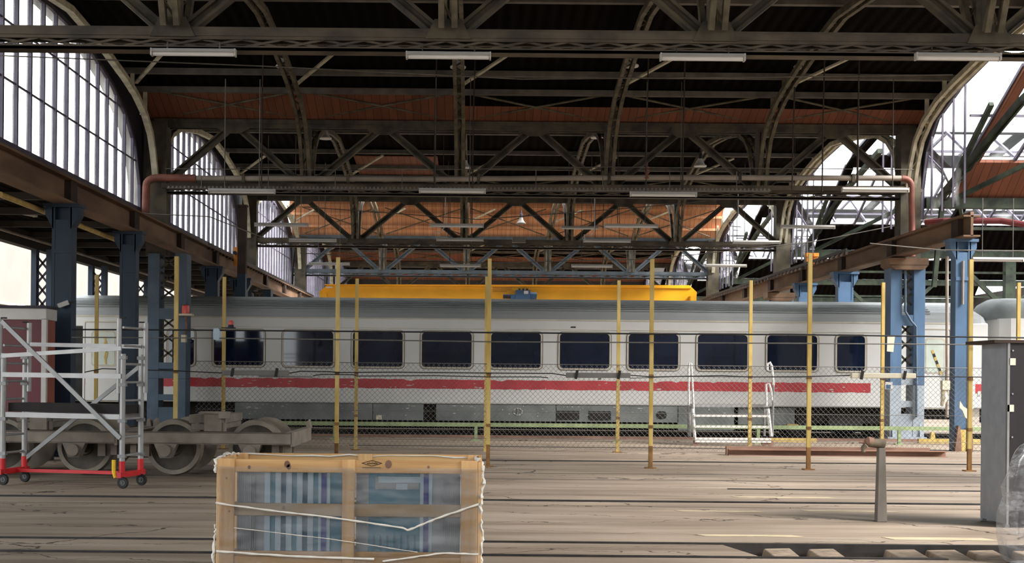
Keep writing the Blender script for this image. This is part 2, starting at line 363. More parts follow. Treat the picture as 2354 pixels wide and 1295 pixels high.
# ---------------- roofs of the transverse bays
P5F = [(0, 8.75), (1.2, 10.45), (1.21, 10.46)]                      # steep boarded side of the fifth bay, shaped to catch daylight
P5N = [(0, 8.75), (1.5, 9.38), (6.0, 9.76), (9.5, 10.05), (14.29, 10.46)]  # hidden glazed slope, shaped to throw daylight onto the boards
def roof_bay(i, y0, y1, board_far, board_near, op_far, op_near, pf=None, pn=None):
    h = (y1 - y0) / 2; s = h / 7.75
    m = MB(); cvr = MB(); pf = pf or PROF; pn = pn or PROF; pieces = []
    for side in (0, 1):
        op = op_far if side else op_near; bd = board_far if side else board_near; pr = pf if side else pn
        f = (lambda d: y1 - d * s) if side else (lambda d: y0 + d * s)
        for (d0, z0), (d1, z1) in zip(pr[:-1], pr[1:]):
            if any(a <= d0 + 1e-6 and d1 <= b + 1e-6 for a, b in op):
                pieces.append((f(d0), z0, f(d1), z1)); continue
            for xa, xb in ((XL, -.45), (-.45, XR)):
                mi = 1 if d1 <= (bd[0] if xa < -1 else bd[1]) + 1e-6 else 0
                q = lambda o, t: [(xa, f(d0), z0 + o), (xb, f(d0), z0 + o), (xb, f(d1), z1 + o), (xa, f(d1), z1 + o), (xa, f(d0), z0 + t), (xb, f(d0), z0 + t), (xb, f(d1), z1 + t), (xa, f(d1), z1 + t)]
                m.hexa(q(0, .07), mi); cvr.hexa(q(.08, .16))
    o = m.build('ceiling_%d' % i, ['roof_dark', 'roof_boards' if i == 5 else 'roof_boards_dark'], kind='structure')
    cvr.build('roof_covering', 'roof_covering', o)
    if pieces:
        g = MB(); fr = MB(); n = 16
        for ya, za, yb, zb in pieces:
            for j in range(n):
                xa = XL + (XR - XL) * j / n; xb = XL + (XR - XL) * (j + 1) / n
                g.add([(xa, ya, za + .1), (xb, ya, za + .1), (xb, yb, zb + .1), (xa, yb, zb + .1)], [(0, 1, 2, 3)])
                fr.bar((xa, ya, za + .07), (xa, yb, zb + .07), .06, .08)
        g.build('skylight_glass', 'clear_glass', o); fr.build('skylight_bar', 'purlin', o)  # added, unseen glazing that lets daylight into the main hall
    for d in (1.5, 2.75, 5.0, 7.7):
        for side in (0, 1):
            if side == 1 and d == 7.7 or i == 5 and d > 2: continue
            z = interp(PROF, d) - .1; yy = y0 + d * s if not side else y1 - d * s
            if i == 5 and side: continue
            MB().box(XL, XR, yy - .08, yy + .08, z - .07, z + .07).build('purlin', 'purlin', o)
    if i == 5:
        for d, z in ((.35, 9.18), (.75, 9.75), (1.05, 10.15)): MB().box(XL, XR, y1 - d - .2, y1 - d - .06, z - .06, z + .06).build('purlin', 'roof_boards', o)
    for a, b in zip(XN[:-1], XN[1:]):
        ya, yb = y1 - .12 - (.3 if i == 5 else 0), y1 - 1.6; za, zb_ = 8.83, (9.24 if i != 5 else 10.0)
        for p, q in (((a + .2, ya, za), (b - .2, yb, zb_)), ((a + .2, yb, zb_), (b - .2, ya, za))): MB().tube([p, q], .03, 6).build('tie_rod', 'rib_paint', o)
    return o
roofs = []
CFG = {1: ((0, 0), (0, 0), [], [(4.5, 7.75)]), 2: ((0, 0), (0, 0), [], []), 3: ((1.5, .8), (0, 0), [], []),
       4: ((0, 0), (0, 0), [], []), 5: ((7.75, 7.75), (0, 0), [], [(1.5, 9.5)]), 6: ((1.5, .8), (0, 0), [], [(1.5, 7.75)]), 7: ((1.5, 1.5), (0, 0), [], [(1.5, 7.75)])}  # near-side openings are skylights added for light, out of view
for i in range(1, 8): roofs.append(roof_bay(i, ZA[i - 1], ZA[i], *CFG[i], *((P5F, P5N) if i == 5 else (None, None))))
# the one patch where the dark sheets are missing
pt = MB(); y1 = ZA[4]
for j in range(1):
    zf = lambda d: interp(PROF, d) - .02
    ds = [1.62, 2.5, 4.1]
    for d0, d1 in zip(ds[:-1], ds[1:]):
        pt.hexa([(-4.45, y1 - d0 * .96, zf(d0) - .02), (-1.4, y1 - d0 * .96, zf(d0) - .02), (-1.4, y1 - d1 * .96, zf(d1) - .02), (-4.45, y1 - d1 * .96, zf(d1) - .02),
                 (-4.45, y1 - d0 * .96, zf(d0) + .01), (-1.4, y1 - d0 * .96, zf(d0) + .01), (-1.4, y1 - d1 * .96, zf(d1) + .01), (-4.45, y1 - d1 * .96, zf(d1) + .01)])
pt.build('bare_board_patch', 'roof_boards_dark', roofs[3])
# ---------------- arcade walls with arched windows
def arcade(side, i, y0, y1, winno, glass='arch_glass', with_glass=True):
    X = XL if side == 'left' else XR; sg = -1 if side == 'left' else 1
    cv = bay_curve(ARCH if side == 'left' else ARCHR, y0, y1); th = .3 if side == 'left' else .07; s = (y1 - y0) / 2 / 7.75
    top = lambda y: interp(PROF, min(y - y0, y1 - y) / s) + .1
    w = MB()
    pts = cv
    for (ya, za), (yb, zb) in zip(pts[:-1], pts[1:]):
        w.hexa([(X, ya, za), (X, yb, zb), (X + sg * th, yb, zb), (X + sg * th, ya, za), (X, ya, max(za + .02, top(ya))), (X, yb, max(zb + .02, top(yb))), (X + sg * th, yb, max(zb + .02, top(yb))), (X + sg * th, ya, max(za + .02, top(ya)))])
    for ya, yb in ((y0 - .02, pts[0][0]), (pts[-1][0], y1 + .02)): w.box(min(X, X + sg * th), max(X, X + sg * th), ya, yb, 6.2, 8.85)
    if side == 'left': w.box(min(X, X + sg * .3), max(X, X + sg * .3), y0, y1, 5.6, 6.2)
    wo = w.build('wall_%s_arcade' % side, 'dark_frame', kind='structure')
    e = bpy.data.objects.new('window_%d' % winno, None); COL.objects.link(e); e.location = (X, (y0 + y1) / 2, 6.2); e['kind'] = 'structure'
    fr = MB(); fr.poly([(X, a, b) for a, b in cv], *((.1, .1) if side == 'left' else (.05, .05)), (1, 0, 0)); fr.bar((X, pts[0][0], 6.2), (X, pts[-1][0], 6.2), .14, .12) if side == 'left' else None
    fr.build('window_frame', 'mullion', e)
    mu = MB(); n = int(round((pts[-1][0] - pts[0][0]) / .81)); gl = MB()
    ys = [pts[0][0] + (pts[-1][0] - pts[0][0]) * j / n for j in range(n + 1)]
    zc = lambda y: interp(cv, y)
    for j, yy in enumerate(ys):
        if side == 'right' and min(yy - y0, y1 - yy) > 3.6: continue
        if 0 < j < n: mu.bar((X, yy, 6.2), (X, yy, zc(yy) - .02), .075 if side == 'left' else .04, .1 if side == 'left' else .05, (1, 0, 0))
    for zt in (7.5, 8.65) if side == 'left' else ():
        a = [yy for yy in [y0 + .02 * q for q in range(int((y1 - y0) / .02))] if pts[0][0] < yy < pts[-1][0] and zc(yy) > zt]
        mu.bar((X, a[0], zt), (X, a[-1], zt), .035, .035)
    mu.build('mullion', 'mullion', e)
    if with_glass:
        for j in range(n):
            ya, yb = ys[j], ys[j + 1]
            if side == 'right' and min((ya + yb) / 2 - y0, y1 - (ya + yb) / 2) > 3.2: continue
            q = [ya] + [p[0] for p in pts if ya < p[0] < yb] + [yb]
            gl.add([(X + sg * .02, ya, 6.2)] + [(X + sg * .02, t, zc(t)) for t in q] + [(X + sg * .02, yb, 6.2)], [tuple(range(len(q) + 2))])
        gl.build('window_glass', glass, e)
    return wo
for i in range(1, 8):
    arcade('left', i, ZA[i - 1], ZA[i], i)
    arcade('right', i, ZA[i - 1], ZA[i], 10 + i, 'clear_glass')
# ---------------- curved ribs that carry the roof, one across each bay at every panel point
ORD = ['leftmost', 'second from left', 'second from right', 'rightmost']
BAYN = {2: 'roof bay nearest the camera', 3: 'roof bay before the coach', 4: 'roof bay behind the coach', 5: 'bright boarded bay past the coach', 6: 'far roof bay above the crane', 7: 'farthest roof bay'}
def rib(x, y0, y1, name, label, far, m1='rib_paint', single=False):
    t = thing(name, label, 'roof rib', (x, (y0 + y1) / 2, 7.0))
    cv = [(a, b) for a, b in bay_curve(RIB, y0, y1)]
    for dx in ((-.1, .1) if not single else (0,)):
        m = MB(); m.poly([(x + dx, a, b) for a, b in cv], .09 if not single else .16, .14); m.build('rib_flange', m1, t)
    if not far:
        l = MB(); k = 0
        for (ya, za), (yb, zb) in zip(cv[:-1], cv[1:]):
            n = max(1, int(math.hypot(yb - ya, zb - za) / .3))
            for j in range(n):
                u = j / n; v = (j + 1) / n; sgn = 1 if k % 2 else -1; k += 1
                l.bar((x - .1 * sgn, ya + (yb - ya) * u, za + (zb - za) * u + .05), (x + .1 * sgn, ya + (yb - ya) * v, za + (zb - za) * v + .05), .045, .02)
        l.build('lacing', m1, t)
    s = (y1 - y0) / 2 / 7.75
    for d in (1.5, 2.75, 5.0):
        yy = y1 - d * s; MB().bar((x, yy, interp(RIB, d)), (x, yy, interp(PROF, d) - .1), .1, .06).build('roof_strut', m1, t)
    if x < 11: MB().bar((x + .05, y1 - 2.6 * s, 9.2), (x + 1.35, y1 - 4.6 * s, 9.6), .09, .05).build('wind_strut', 'pale_rib', t)
    return t
for i in range(2, 7):
    for j in range(1, 5):
        rib(XN[j], ZA[i - 1], ZA[i], 'roof_rib', 'curved lattice rib, %s of four, in the %s' % (ORD[j - 1], BAYN[i]), i > 4)
for i in range(2, 7):
    for sd, x in (('left', -8.85), ('right', 12.02)):
        rib(x, ZA[i - 1], ZA[i], 'arch_rib', 'beige edge rib by the %s arched window, %s' % (sd, BAYN[i]), i > 4 or sd == 'left', 'pale_rib', i > 4 or sd == 'left')
# slanted cross struts between ribs and truss (pale diagonal bars)
# ---------------- transverse trusses
def truss(i, Y, label, near, mt='truss_steel', mc='chord_steel'):
    t = thing('roof_truss', label, 'roof truss', (XN[0], Y, 6.9))
    zb, zt = 6.92, 8.68
    xa, xb = XN[0] - .45, XN[-1] + .4
    if near:
        xa, xb = -9.3, 14.0
    c = MB(); c.box(xa, xb, Y - .17, Y + .17, zb + .0, zb + .1).box(xa, xb, Y - .15, Y - .11, zb - .05, zb + .14).box(xa, xb, Y + .11, Y + .15, zb - .05, zb + .14)
    c.build('bottom_chord', mc, t)
    lc = MB(); lc.box(xa, xb, Y - .15, Y + .15, zb - .215, zb - .175).box(xa, xb, Y - .15, Y - .12, zb - .215, zb - .15); lc.build('lower_flange', mc, t)
    lx = MB(); n = int((xb - xa) / .62)
    for j in range(n):
        p, q = xa + (xb - xa) * j / n, xa + (xb - xa) * (j + 1) / n
        lx.bar((p, Y - .12, zb - .17), (q, Y - .12, zb - .04), .015, .035, (0, 0, 1)); lx.bar((p, Y - .1, zb - .04), (q, Y - .1, zb - .17), .015, .035, (0, 0, 1))
    lx.build('chord_lacing', mc, t)
    tc = MB(); tc.box(xa + .3, xb - .2, Y - .2, Y + .2, zt - .02, zt + .09).box(xa + .3, xb - .2, Y - .16, Y - .1, zt - .14, zt + .06).box(xa + .3, xb - .2, Y + .1, Y + .16, zt - .14, zt + .06)
    tc.build('top_chord', mt, t)
    gp = lambda x, z, w, h: MB().prism([(x - w / 2, Y - .19, z), (x + w / 2, Y - .19, z), (x + w * .3, Y - .19, z + h), (x - w * .3, Y - .19, z + h)], (0, .03, 0)).build('gusset_plate', mt, t)
    for x in XN:
        p = MB(); p.box(x - .1, x - .02, Y - .12, Y + .12, zb, zt).box(x + .02, x + .1, Y - .12, Y + .12, zb, zt).box(x - .03, x + .03, Y - .03, Y + .03, zb, zt)
        p.build('post', 'rib_paint' if near else mt, t)
        gp(x, zb - .02, .7, .3)
    for a, b in zip(XN[:-1], XN[1:]):
        m = (a + b) / 2
        for p, q in ((a, m), (b, m)):
            d = MB(); P = Vector((p + (.18 if p < q else -.18), Y, zb + .12)); Q = Vector((q + (-.1 if p < q else .1), Y, zt - .1))
            nn = (Q - P).normalized(); u = Vector((-nn.z, 0, nn.x))
            d.bar(P + u * .07, Q + u * .07, .2, .05, u).bar(P - u * .07, Q - u * .07, .2, .05, u).bar(P, Q, .03, .16, u)
            d.build('diagonal', mt, t)
        gp2 = MB().prism([(m - .32, Y - .19, zt + .02), (m + .32, Y - .19, zt + .02), (m + .45, Y - .19, zt - .16), (m + .2, Y - .19, zt - .3), (m - .2, Y - .19, zt - .3), (m - .45, Y - .19, zt - .16)], (0, .03, 0)); gp2.build('gusset_plate', mt, t)
    return t
truss(2, ZA[2], 'dark grey riveted roof truss closest to the camera, crossing the top of the picture', True)
truss(3, ZA[3], 'roof truss over the coach with the long pipe along its bottom chord', False)
truss(4, ZA[4], 'roof truss behind the coach in front of the bright orange boards', False)
truss(5, ZA[5], 'blue-grey roof truss just in front of the yellow crane girder', False, 'blue_grey_steel', 'blue_grey_steel')
truss(6, ZA[6], 'farthest roof truss, seen dimly over the yellow crane girder', False)
# ---------------- main columns carrying the trusses (upper part) + big blue lattice columns
def main_column(side, Y, label, x_in, cols, base=True, capital=False):
    """two boxed shafts with plates between; x_in is the shaft pair position"""
    xa, xb = x_in
    t = thing('lattice_column', label, 'column', ((xa + xb) / 2, Y, 0))
    up, low = cols
    zc = 5.02
    for x0, x1 in ((xa, xa + .32), (xb - .32, xb)):
        MB().box(x0, x1, Y - .3, Y + .3, 1.55, zc).build('shaft', up, t, bevel=.01)
        MB().box(x0, x1, Y - .3, Y + .3, .0, 1.55).build('lower_shaft', low, t, bevel=.01)
    i0, i1 = xa + .32, xb - .32
    MB().box(i0, i1, Y - .29, Y - .25, 3.2, 3.5).build('tie_plate', up, t)
    p = MB(); p.box(i0, i1, Y - .29, Y - .25, 1.56, 2.0).box(i0, i1, Y - .29, Y - .25, .95, 1.12).box(i0, i1, Y - .29, Y - .25, .0, .76).box(i0, i1, Y - .29, Y - .25, 1.8, 1.82); p.build('front_panel', low, t)
    z = 2.1; k = 0
    while z < zc - .3:
        l = MB(); l.bar((i0, Y - .1, z), (i1, Y - .1, z + .32), .05, .05).bar((i0, Y - .1, z + .32), (i1, Y - .1, z), .05, .05)
        if not (3.1 < z < 3.55): l.build('lacing', 'truss_steel', t)
        z += .42
    MB().box(xa - .06, xb + .06, Y - .36, Y + .36, 0, .12).build('base_plate', low, t)
    for x in (xa + .1, xb - .1):
        MB().prism([(x - .03, Y - .36, .1), (x - .03, Y - .3, .1), (x - .03, Y - .3, .5)], (.06, 0, 0)).build('base_rib', low, t)
    sgn = -1 if side == 'left' else 1
    xe = XN[0] - .05 if side == 'left' else XN[-1] + .05
    MB().box(xe - .28, xe + .28, Y - .26, Y + .26, zc - .05, 8.7).box(xe - .33, xe + .33, Y - .32, Y + .32, zc + .4, zc + .5).build('upper_shaft', 'truss_steel', t)
    if capital:
        c = MB(); c.box(xa - .1, xb + .02, Y - .5, Y + .3, 4.86, 5.06); c.prism([(xa - .1, Y - .5, 4.87), (xb + .02, Y - .5, 4.87), (xb - .1, Y - .5, 4.74), (xa + .06, Y - .5, 4.74)], (0, .8, 0)); c.build('corbel_box', 'crane_beam', t)
    return t
main_column('left', ZA[3], 'slate blue double-shaft column on the left in front of the coach', (-9.05, -7.98), ('slate_paint', 'slate_paint'))
cr = main_column('right', ZA[3], 'bright blue double-shaft column on the right with pale blue foot', (11.5, 12.46), ('blue_paint', 'pale_blue_paint'), capital=True)
main_column('left', ZA[4], 'double-shaft column on the left side behind the coach', (-9.05, -7.98), ('navy_shaded_blue', 'navy_shaded_blue'))
main_column('right', ZA[4], 'double-shaft column on the right side behind the coach', (11.5, 12.46), ('blue_paint', 'blue_paint'), capital=True)
main_column('left', ZA[5], 'left column under the blue-grey truss near the crane', (-9.05, -7.98), ('blue_paint', 'blue_paint'))
main_column('right', ZA[5], 'right column under the blue-grey truss near the crane', (11.5, 12.46), ('green_steel', 'green_steel'))
for sd, xx in (('left', XL - .15), ('right', XR + .15)):
    for Y in (ZA[2],):
        MB().box(xx - .3, xx + .3, Y - .25, Y + .25, 0, 8.8).build('wall_%s_pier' % sd, 'truss_steel', kind='structure')
# stickers and cable on the right column
Y = ZA[3] - .3
p = W(2047, 790, Y); MB().prism([(p.x - .1, Y - .012, p.z - .22), (p.x + .08, Y - .012, p.z - .24), (p.x + .1, Y - .012, p.z + .02), (p.x + .12, Y - .012, p.z + .22), (p.x - .09, Y - .012, p.z + .22)], (0, .01, 0)).build('faded_notice', 'sign_cream', cr)
p = W(2043, 887, Y); s_ = MB().box(p.x - .1, p.x + .1, Y - .014, Y - .002, p.z - .1, p.z + .1).build('square_sticker', 'white_enamel', cr)
p = W(2042, 889, Y); MB().box(p.x - .06, p.x + .06, Y - .02, Y - .015, p.z - .06, p.z + .05).build('blue_print', 'motor_blue', s_)
MB().tube([W(2081, 600, Y - .05), W(2081, 716, Y - .05), W(2094, 738, Y - .05), W(2106, 752, Y - .05), W(2107, 870, Y - .05), W(2107, 960, Y - .05)], .035, 8).build('cable_duct', 'slate_paint', cr)
# ---------------- blue crane columns
def crane_column(x, Y, label, mt, foot=False, wd=.5, lamp=False):
    t = thing('crane_column', label, 'column', (x, Y, 0)); zt = 5.08; h = wd / 2
    MB().box(x - h, x + h, Y - .03, Y + .03, 0, zt - .02).build('web', mt, t)
    for dx in (-h, h):
        m = MB(); m.box(x + dx - .03, x + dx + .03, Y - .17, Y + .17, 0, zt - .02); m.build('flange', mt, t)
    MB().box(x - h, x + h, Y - .16, Y - .13, .0, zt - .3).build('front_plate', mt, t)
    cp = MB()
    for sg in (-1, 1):
        cp.prism([(x + sg * h, Y - .17, zt - .5), (x + sg * (h + .17), Y - .17, zt - .2), (x + sg * (h + .17), Y - .17, zt), (x + sg * h, Y - .17, zt)], (0, .34, 0))
    cp.box(x - h - .2, x + h + .2, Y - .22, Y + .22, zt - .05, zt + .02); cp.build('capital', mt, t)
    MB().box(x - h - .03, x + h + .03, Y - .19, Y - .15, 4.1, 4.19).build('band', mt, t)
    if foot:
        for dx in (-h + .02, h + .0):
            MB().prism([(x + dx - .08, Y - .3, 0), (x + dx + .08, Y - .3, 0), (x + dx + .07, Y - .3, .3), (x + dx + .04, Y - .3, .62), (x + dx - .0, Y - .3, .62), (x + dx - .04, Y - .3, .3)], (0, .12, 0)).build('rusty_foot', 'rust_steel', t)
        MB().box(x - .07, x + .06, Y - .28, Y - .2, 0, .52).build('yellow_plate', 'post_yellow', t)
    else: MB().box(x - h - .1, x + h + .1, Y - .25, Y + .25, 0, .05).build('base_plate', mt, t)
    return t
cl = crane_column(-8.33, 26.45, 'shade-darkened blue steel column, nearest of the left crane columns', 'navy_shaded_blue', wd=.34)
crane_column(-8.33, 31.45, 'shade-darkened blue steel column between the nearest left crane column and the lattice column', 'navy_shaded_blue', wd=.32)
crane_column(-8.33, 41.4, 'left crane column just behind the coach roof', 'navy_shaded_blue', wd=.34)
crane_column(-8.33, 46.4, 'left crane column farther behind the coach', 'navy_shaded_blue', wd=.4)
crr = crane_column(11.72, 31.5, 'bright blue steel column on the right with rusty feet', 'blue_paint', True, wd=.3)
crane_column(11.72, 41.4, 'right crane column rising just behind the coach roof', 'blue_paint', wd=.42)
crane_column(11.72, 46.4, 'right crane column farther behind the coach roof', 'blue_paint', wd=.42)
MB().tube([W(2177, 590, 31.3), W(2177, 960, 31.3)], .04, 8).build('conduit', 'pipe_grey', crr)
MB().tube([W(2214, 600, 31.3), W(2213, 700, 31.3)], .03, 8).build('cable_duct', 'pipe_grey', crr)
m = MB(); p = W(2173, 885, 31.2); m.box(p.x - .1, p.x + .08, 31.1, 31.25, p.z - .12, p.z + .1); m.build('junction_box', 'sign_cream', crr)
m = MB(); p = W(2169, 915, 31.2); m.tube([p + Vector((0, 0, .2)), p + Vector((.02, 0, 0)), p + Vector((-.03, 0, -.2))], [.07, .09, .05], 8); m.build('red_socket', 'sign_cream', crr)
# ---------------- crane runway beams
def runway(x, ya, yb, label, side):
    t = thing('crane_runway_beam', label, 'beam', (x, ya, 5.1)); sg = 1 if side == 'left' else -1
    MB().box(x - .03, x + .03, ya, yb, 5.12, 5.6).build('beam_web', 'crane_beam', t)
    MB().box(x - .2, x + .2, ya, yb, 5.1, 5.14).build('bottom_flange', 'crane_beam', t)
    MB().box(x - .2, x + .2, ya, yb, 5.57, 5.61).build('top_flange', 'crane_beam', t)
    MB().box(x - .04, x + .04, ya, yb, 5.61, 5.69).build('crane_rail', 'rust_steel', t)
    y = 26.45 if side == 'left' else 31.5
    while y < yb:
        if y > ya + .2: MB().box(x - .16, x + .16, y - .22, y + .22, 5.14, 5.57).build('stiffener', 'dark_stiffener', t)
        y += 4.95
    return t
runway(-8.3, 8.0, 95, 'brown riveted crane runway beam along the left arcade', 'left')
runway(11.72, 30.8, 95, 'brown crane runway beam on the right ending over the blue column', 'right')
MB().box(-9.28, -8.6, 8, 95, 5.66, 5.7).build('trim_1', 'dark_frame', kind='structure')
MB().box(12.05, 12.38, 36.5, 95, 5.66, 5.7).build('trim_2', 'dark_frame', kind='structure')
# conductor rail with studs on the far part of both runways
for sd, x, xs in (('left', -8.17, 'left'), ('right', 11.38, 'right')):
    t = thing('conductor_rail', 'dark studded conductor rail beside the far half of the %s crane runway' % xs, 'rail', (x, 40, 5.5))
    MB().box(x - .02, x + .02, 40, 66, 5.62, 5.72).build('rail_bar', 'rail_dark', t)
    for q in range(44): MB().box(x - .04, x + .04, 40 + q * .58, 40.14 + q * .58, 5.52, 5.62).build('stud', 'dark_stiffener', t)
# yellow pipe under left aisle edge
tag(MB().tube([W(0, 447, 24.2), W(118, 493, 27.3) + Vector((0, 0, 0)), W(270, 553, 32.6)], .055, 10).build('yellow_pipe', 'post_yellow', loc=(0, 0, 0)), 'long yellow pipe under the left aisle roof, beside the crane runway', 'pipe')
t = tag(MB().box(-8.75, -8.55, 32.6, 32.9, 4.75, 5.05).build('orange_end_box', 'orange_paint', loc=(0, 0, 0)), 'small orange box at the end of the yellow pipe', 'box')
for px, py, Yq, lb in ((543, 590, 43.6, 'orange buffer stop on the left crane runway'), ):
    p = W(px, py, Yq); t = thing('crane_buffer', lb, 'buffer stop', (p.x, Yq, p.z - .35))
    MB().box(p.x - .06, p.x + .08, Yq - .15, Yq + .15, p.z - .32, p.z + .3).build('buffer_plate', 'orange_paint', t, bevel=.02)
    MB().tube([(p.x, Yq - .15, p.z + .1), (p.x, Yq - .3, p.z + .1)], .06, 10).build('buffer_pad', 'rubber', t)
p = W(1866, 596, 45.0); t = thing('crane_buffer', 'pair of orange clamps on the right crane runway', 'buffer stop', (p.x, 45, p.z - .2))
for dx in (-.12, .12): MB().box(p.x + dx - .07, p.x + dx + .07, 44.9, 45.1, p.z - .22, p.z + .2).box(p.x + dx - .09, p.x + dx + .09, 44.85, 45.12, p.z + .08, p.z + .2).build('clamp', 'orange_paint', t)
# brown post with blue foot
x = W(531, 560, 39.8).x; t = thing('steel_post', 'rust-brown steel post with blue lower half, left of the orange buffer', 'post', (x, 39.8 + 1.9, 0))
MB().box(x - .13, x + .13, 41.6, 41.86, 4.9, 7.1).box(x - .16, x + .16, 41.57, 41.89, 7.05, 7.1).build('upper_post', 'dark_stiffener', t)
MB().box(x - .13, x + .13, 41.6, 41.86, 0, 4.9).build('lower_post', 'navy_shaded_blue', t)
# ---------------- left aisle: low flat roof, outer lattice columns, white building outside
ai = MB(); ai.box(-12.0, -8.85, -12, 95, 5.35, 5.45); 
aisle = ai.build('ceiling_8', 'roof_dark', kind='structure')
for q in range(22):
    y = 14 + q * 2.5; MB().box(-11.8, -8.6, y - .06, y + .06, 5.2, 5.36).build('joist', 'wall_dark', aisle)
MB().box(-11.85, -11.6, -12, 95, 4.95, 5.36).build('trim_3', 'wall_dark', kind='structure')
MB().tube([(-11.3, 10, 5.1), (-11.3, 80, 5.1)], .04, 8).build('trim_4', 'pipe_grey', kind='structure')
for n, (Y, lb) in enumerate([(34.7, 'dark blue lattice column of the left aisle, nearer one before the white building'), (39.8, 'dark blue lattice column of the left aisle, farther one before the white building'), (44.9, 'third blue lattice column of the left aisle, half hidden behind the coach')]):
    x = -11.5; t = thing('aisle_column', lb, 'column', (x, Y, 0))
    for dx in (-.2, .2): MB().box(x + dx - .07, x + dx + .07, Y - .12, Y + .12, 0, 4.95).build('angle_post', 'navy_shaded_blue', t)
    l = MB(); z = .1
    while z < 4.7:
        l.bar((x - .15, Y, z), (x + .15, Y, z + .36), .04, .05).bar((x - .15, Y, z + .36), (x + .15, Y, z), .04, .05); z += .36
    l.build('lacing', 'dark_frame', t)
    MB().box(x - .3, x + .3, Y - .2, Y + .2, 0, .06).build('base_plate', 'navy_shaded_blue', t)
bd = thing('white_building', 'cream white rendered building outside, seen through the left aisle', 'building', (-20, 40, 0))
MB().box(-26, -20, 14, 125, 0, 9.0).build('facade', 'render_white', bd)
q = MB(); q.tube([(-19.9, 20, 4.6), (-19.9, 60, 4.6)], .06, 6); q.build('wall_pipe', 'sign_cream', bd)
q = MB(); q.box(-20.05, -19.95, 14, 62, 2.4, 2.5); q.build('wall_ledge', 'wall_grey', bd)
for yy in (36, 44): 
    MB().box(-20.03, -19.98, yy, yy + 1.6, 3.0, 4.9).build('blind_window', 'sign_cream', bd)
# ================================================================ right aisle
AP = [(0, 6.8), (1.0, 7.62), (2.4, 8.3), (4.5, 9.35), (5.4, 9.6), (8.0, 10.0)]
XA0, XA1 = 12.72, 31.0
def aisle_bay(i, y0, y1):
    s = (y1 - y0) / 2 / 8.0; m = MB(); g = MB(); fr = MB(); cv = MB()
    fy = lambda d, sd: (y1 - d * s) if sd else (y0 + d * s)
    for sd in (0, 1):
        for (d0, z0), (d1, z1) in zip(AP[:-1], AP[1:]):
            glz = 1.0 <= d0 < 4.5 or d0 >= 5.4
            ya, yb = fy(d0, sd), fy(d1, sd)
            g.add([(XA0, ya, z0 + .1), (13.35, ya, z0 + .1), (13.35, yb, z1 + .1), (XA0, yb, z1 + .1)], [(0, 1, 2, 3)])
            if not glz:
                mi = 1 if (d1 <= 5.4 and i <= 3) else 0
                m.hexa([(13.35, ya, z0), (XA1, ya, z0), (XA1, yb, z1), (13.35, yb, z1), (13.35, ya, z0 + .07), (XA1, ya, z0 + .07), (XA1, yb, z1 + .07), (13.35, yb, z1 + .07)], mi)
                cv.hexa([(13.35, ya, z0 + .08), (XA1, ya, z0 + .08), (XA1, yb, z1 + .08), (13.35, yb, z1 + .08), (13.35, ya, z0 + .15), (XA1, ya, z0 + .15), (XA1, yb, z1 + .15), (13.35, yb, z1 + .15)])
            else:
                # boarded jambs at panel points
                for xa, xb in ((13.35, 13.62), (18.2, 18.5), (23.3, 23.6), (28.4, 28.7)):
                    m.hexa([(xa, ya, z0 - .06), (xb, ya, z0 - .06), (xb, yb, z1 - .06), (xa, yb, z1 - .06), (xa, ya, z0 + .15), (xb, ya, z0 + .15), (xb, yb, z1 + .15), (xa, yb, z1 + .15)], 1 if i <= 3 else 0)
                xs = [13.35 + (XA1 - 13.35) * j / 14 for j in range(15)]
                for xa, xb in zip(xs[:-1], xs[1:]):
                    g.add([(xa, ya, z0 + .1), (xb, ya, z0 + .1), (xb, yb, z1 + .1), (xa, yb, z1 + .1)], [(0, 1, 2, 3)])
                    fr.bar((xa, ya, z0 + .08), (xa, yb, z1 + .08), .07, .09)
        ya = fy(2.75, sd); fr.bar((XA0, ya, interp(AP, 2.75) + .06), (XA1, ya, interp(AP, 2.75) + .06), .08, .06)
    o = m.build('ceiling_%d' % (20 + i), ['roof_dark', 'roof_boards_dark'], kind='structure')
    cv.build('roof_covering', 'roof_covering', o); g.build('skylight_glass', 'clear_glass', o); fr.build('skylight_bar', 'mullion', o)
    return o
for i in range(1, 8): aisle_bay(i, ZA[i - 1], ZA[i])
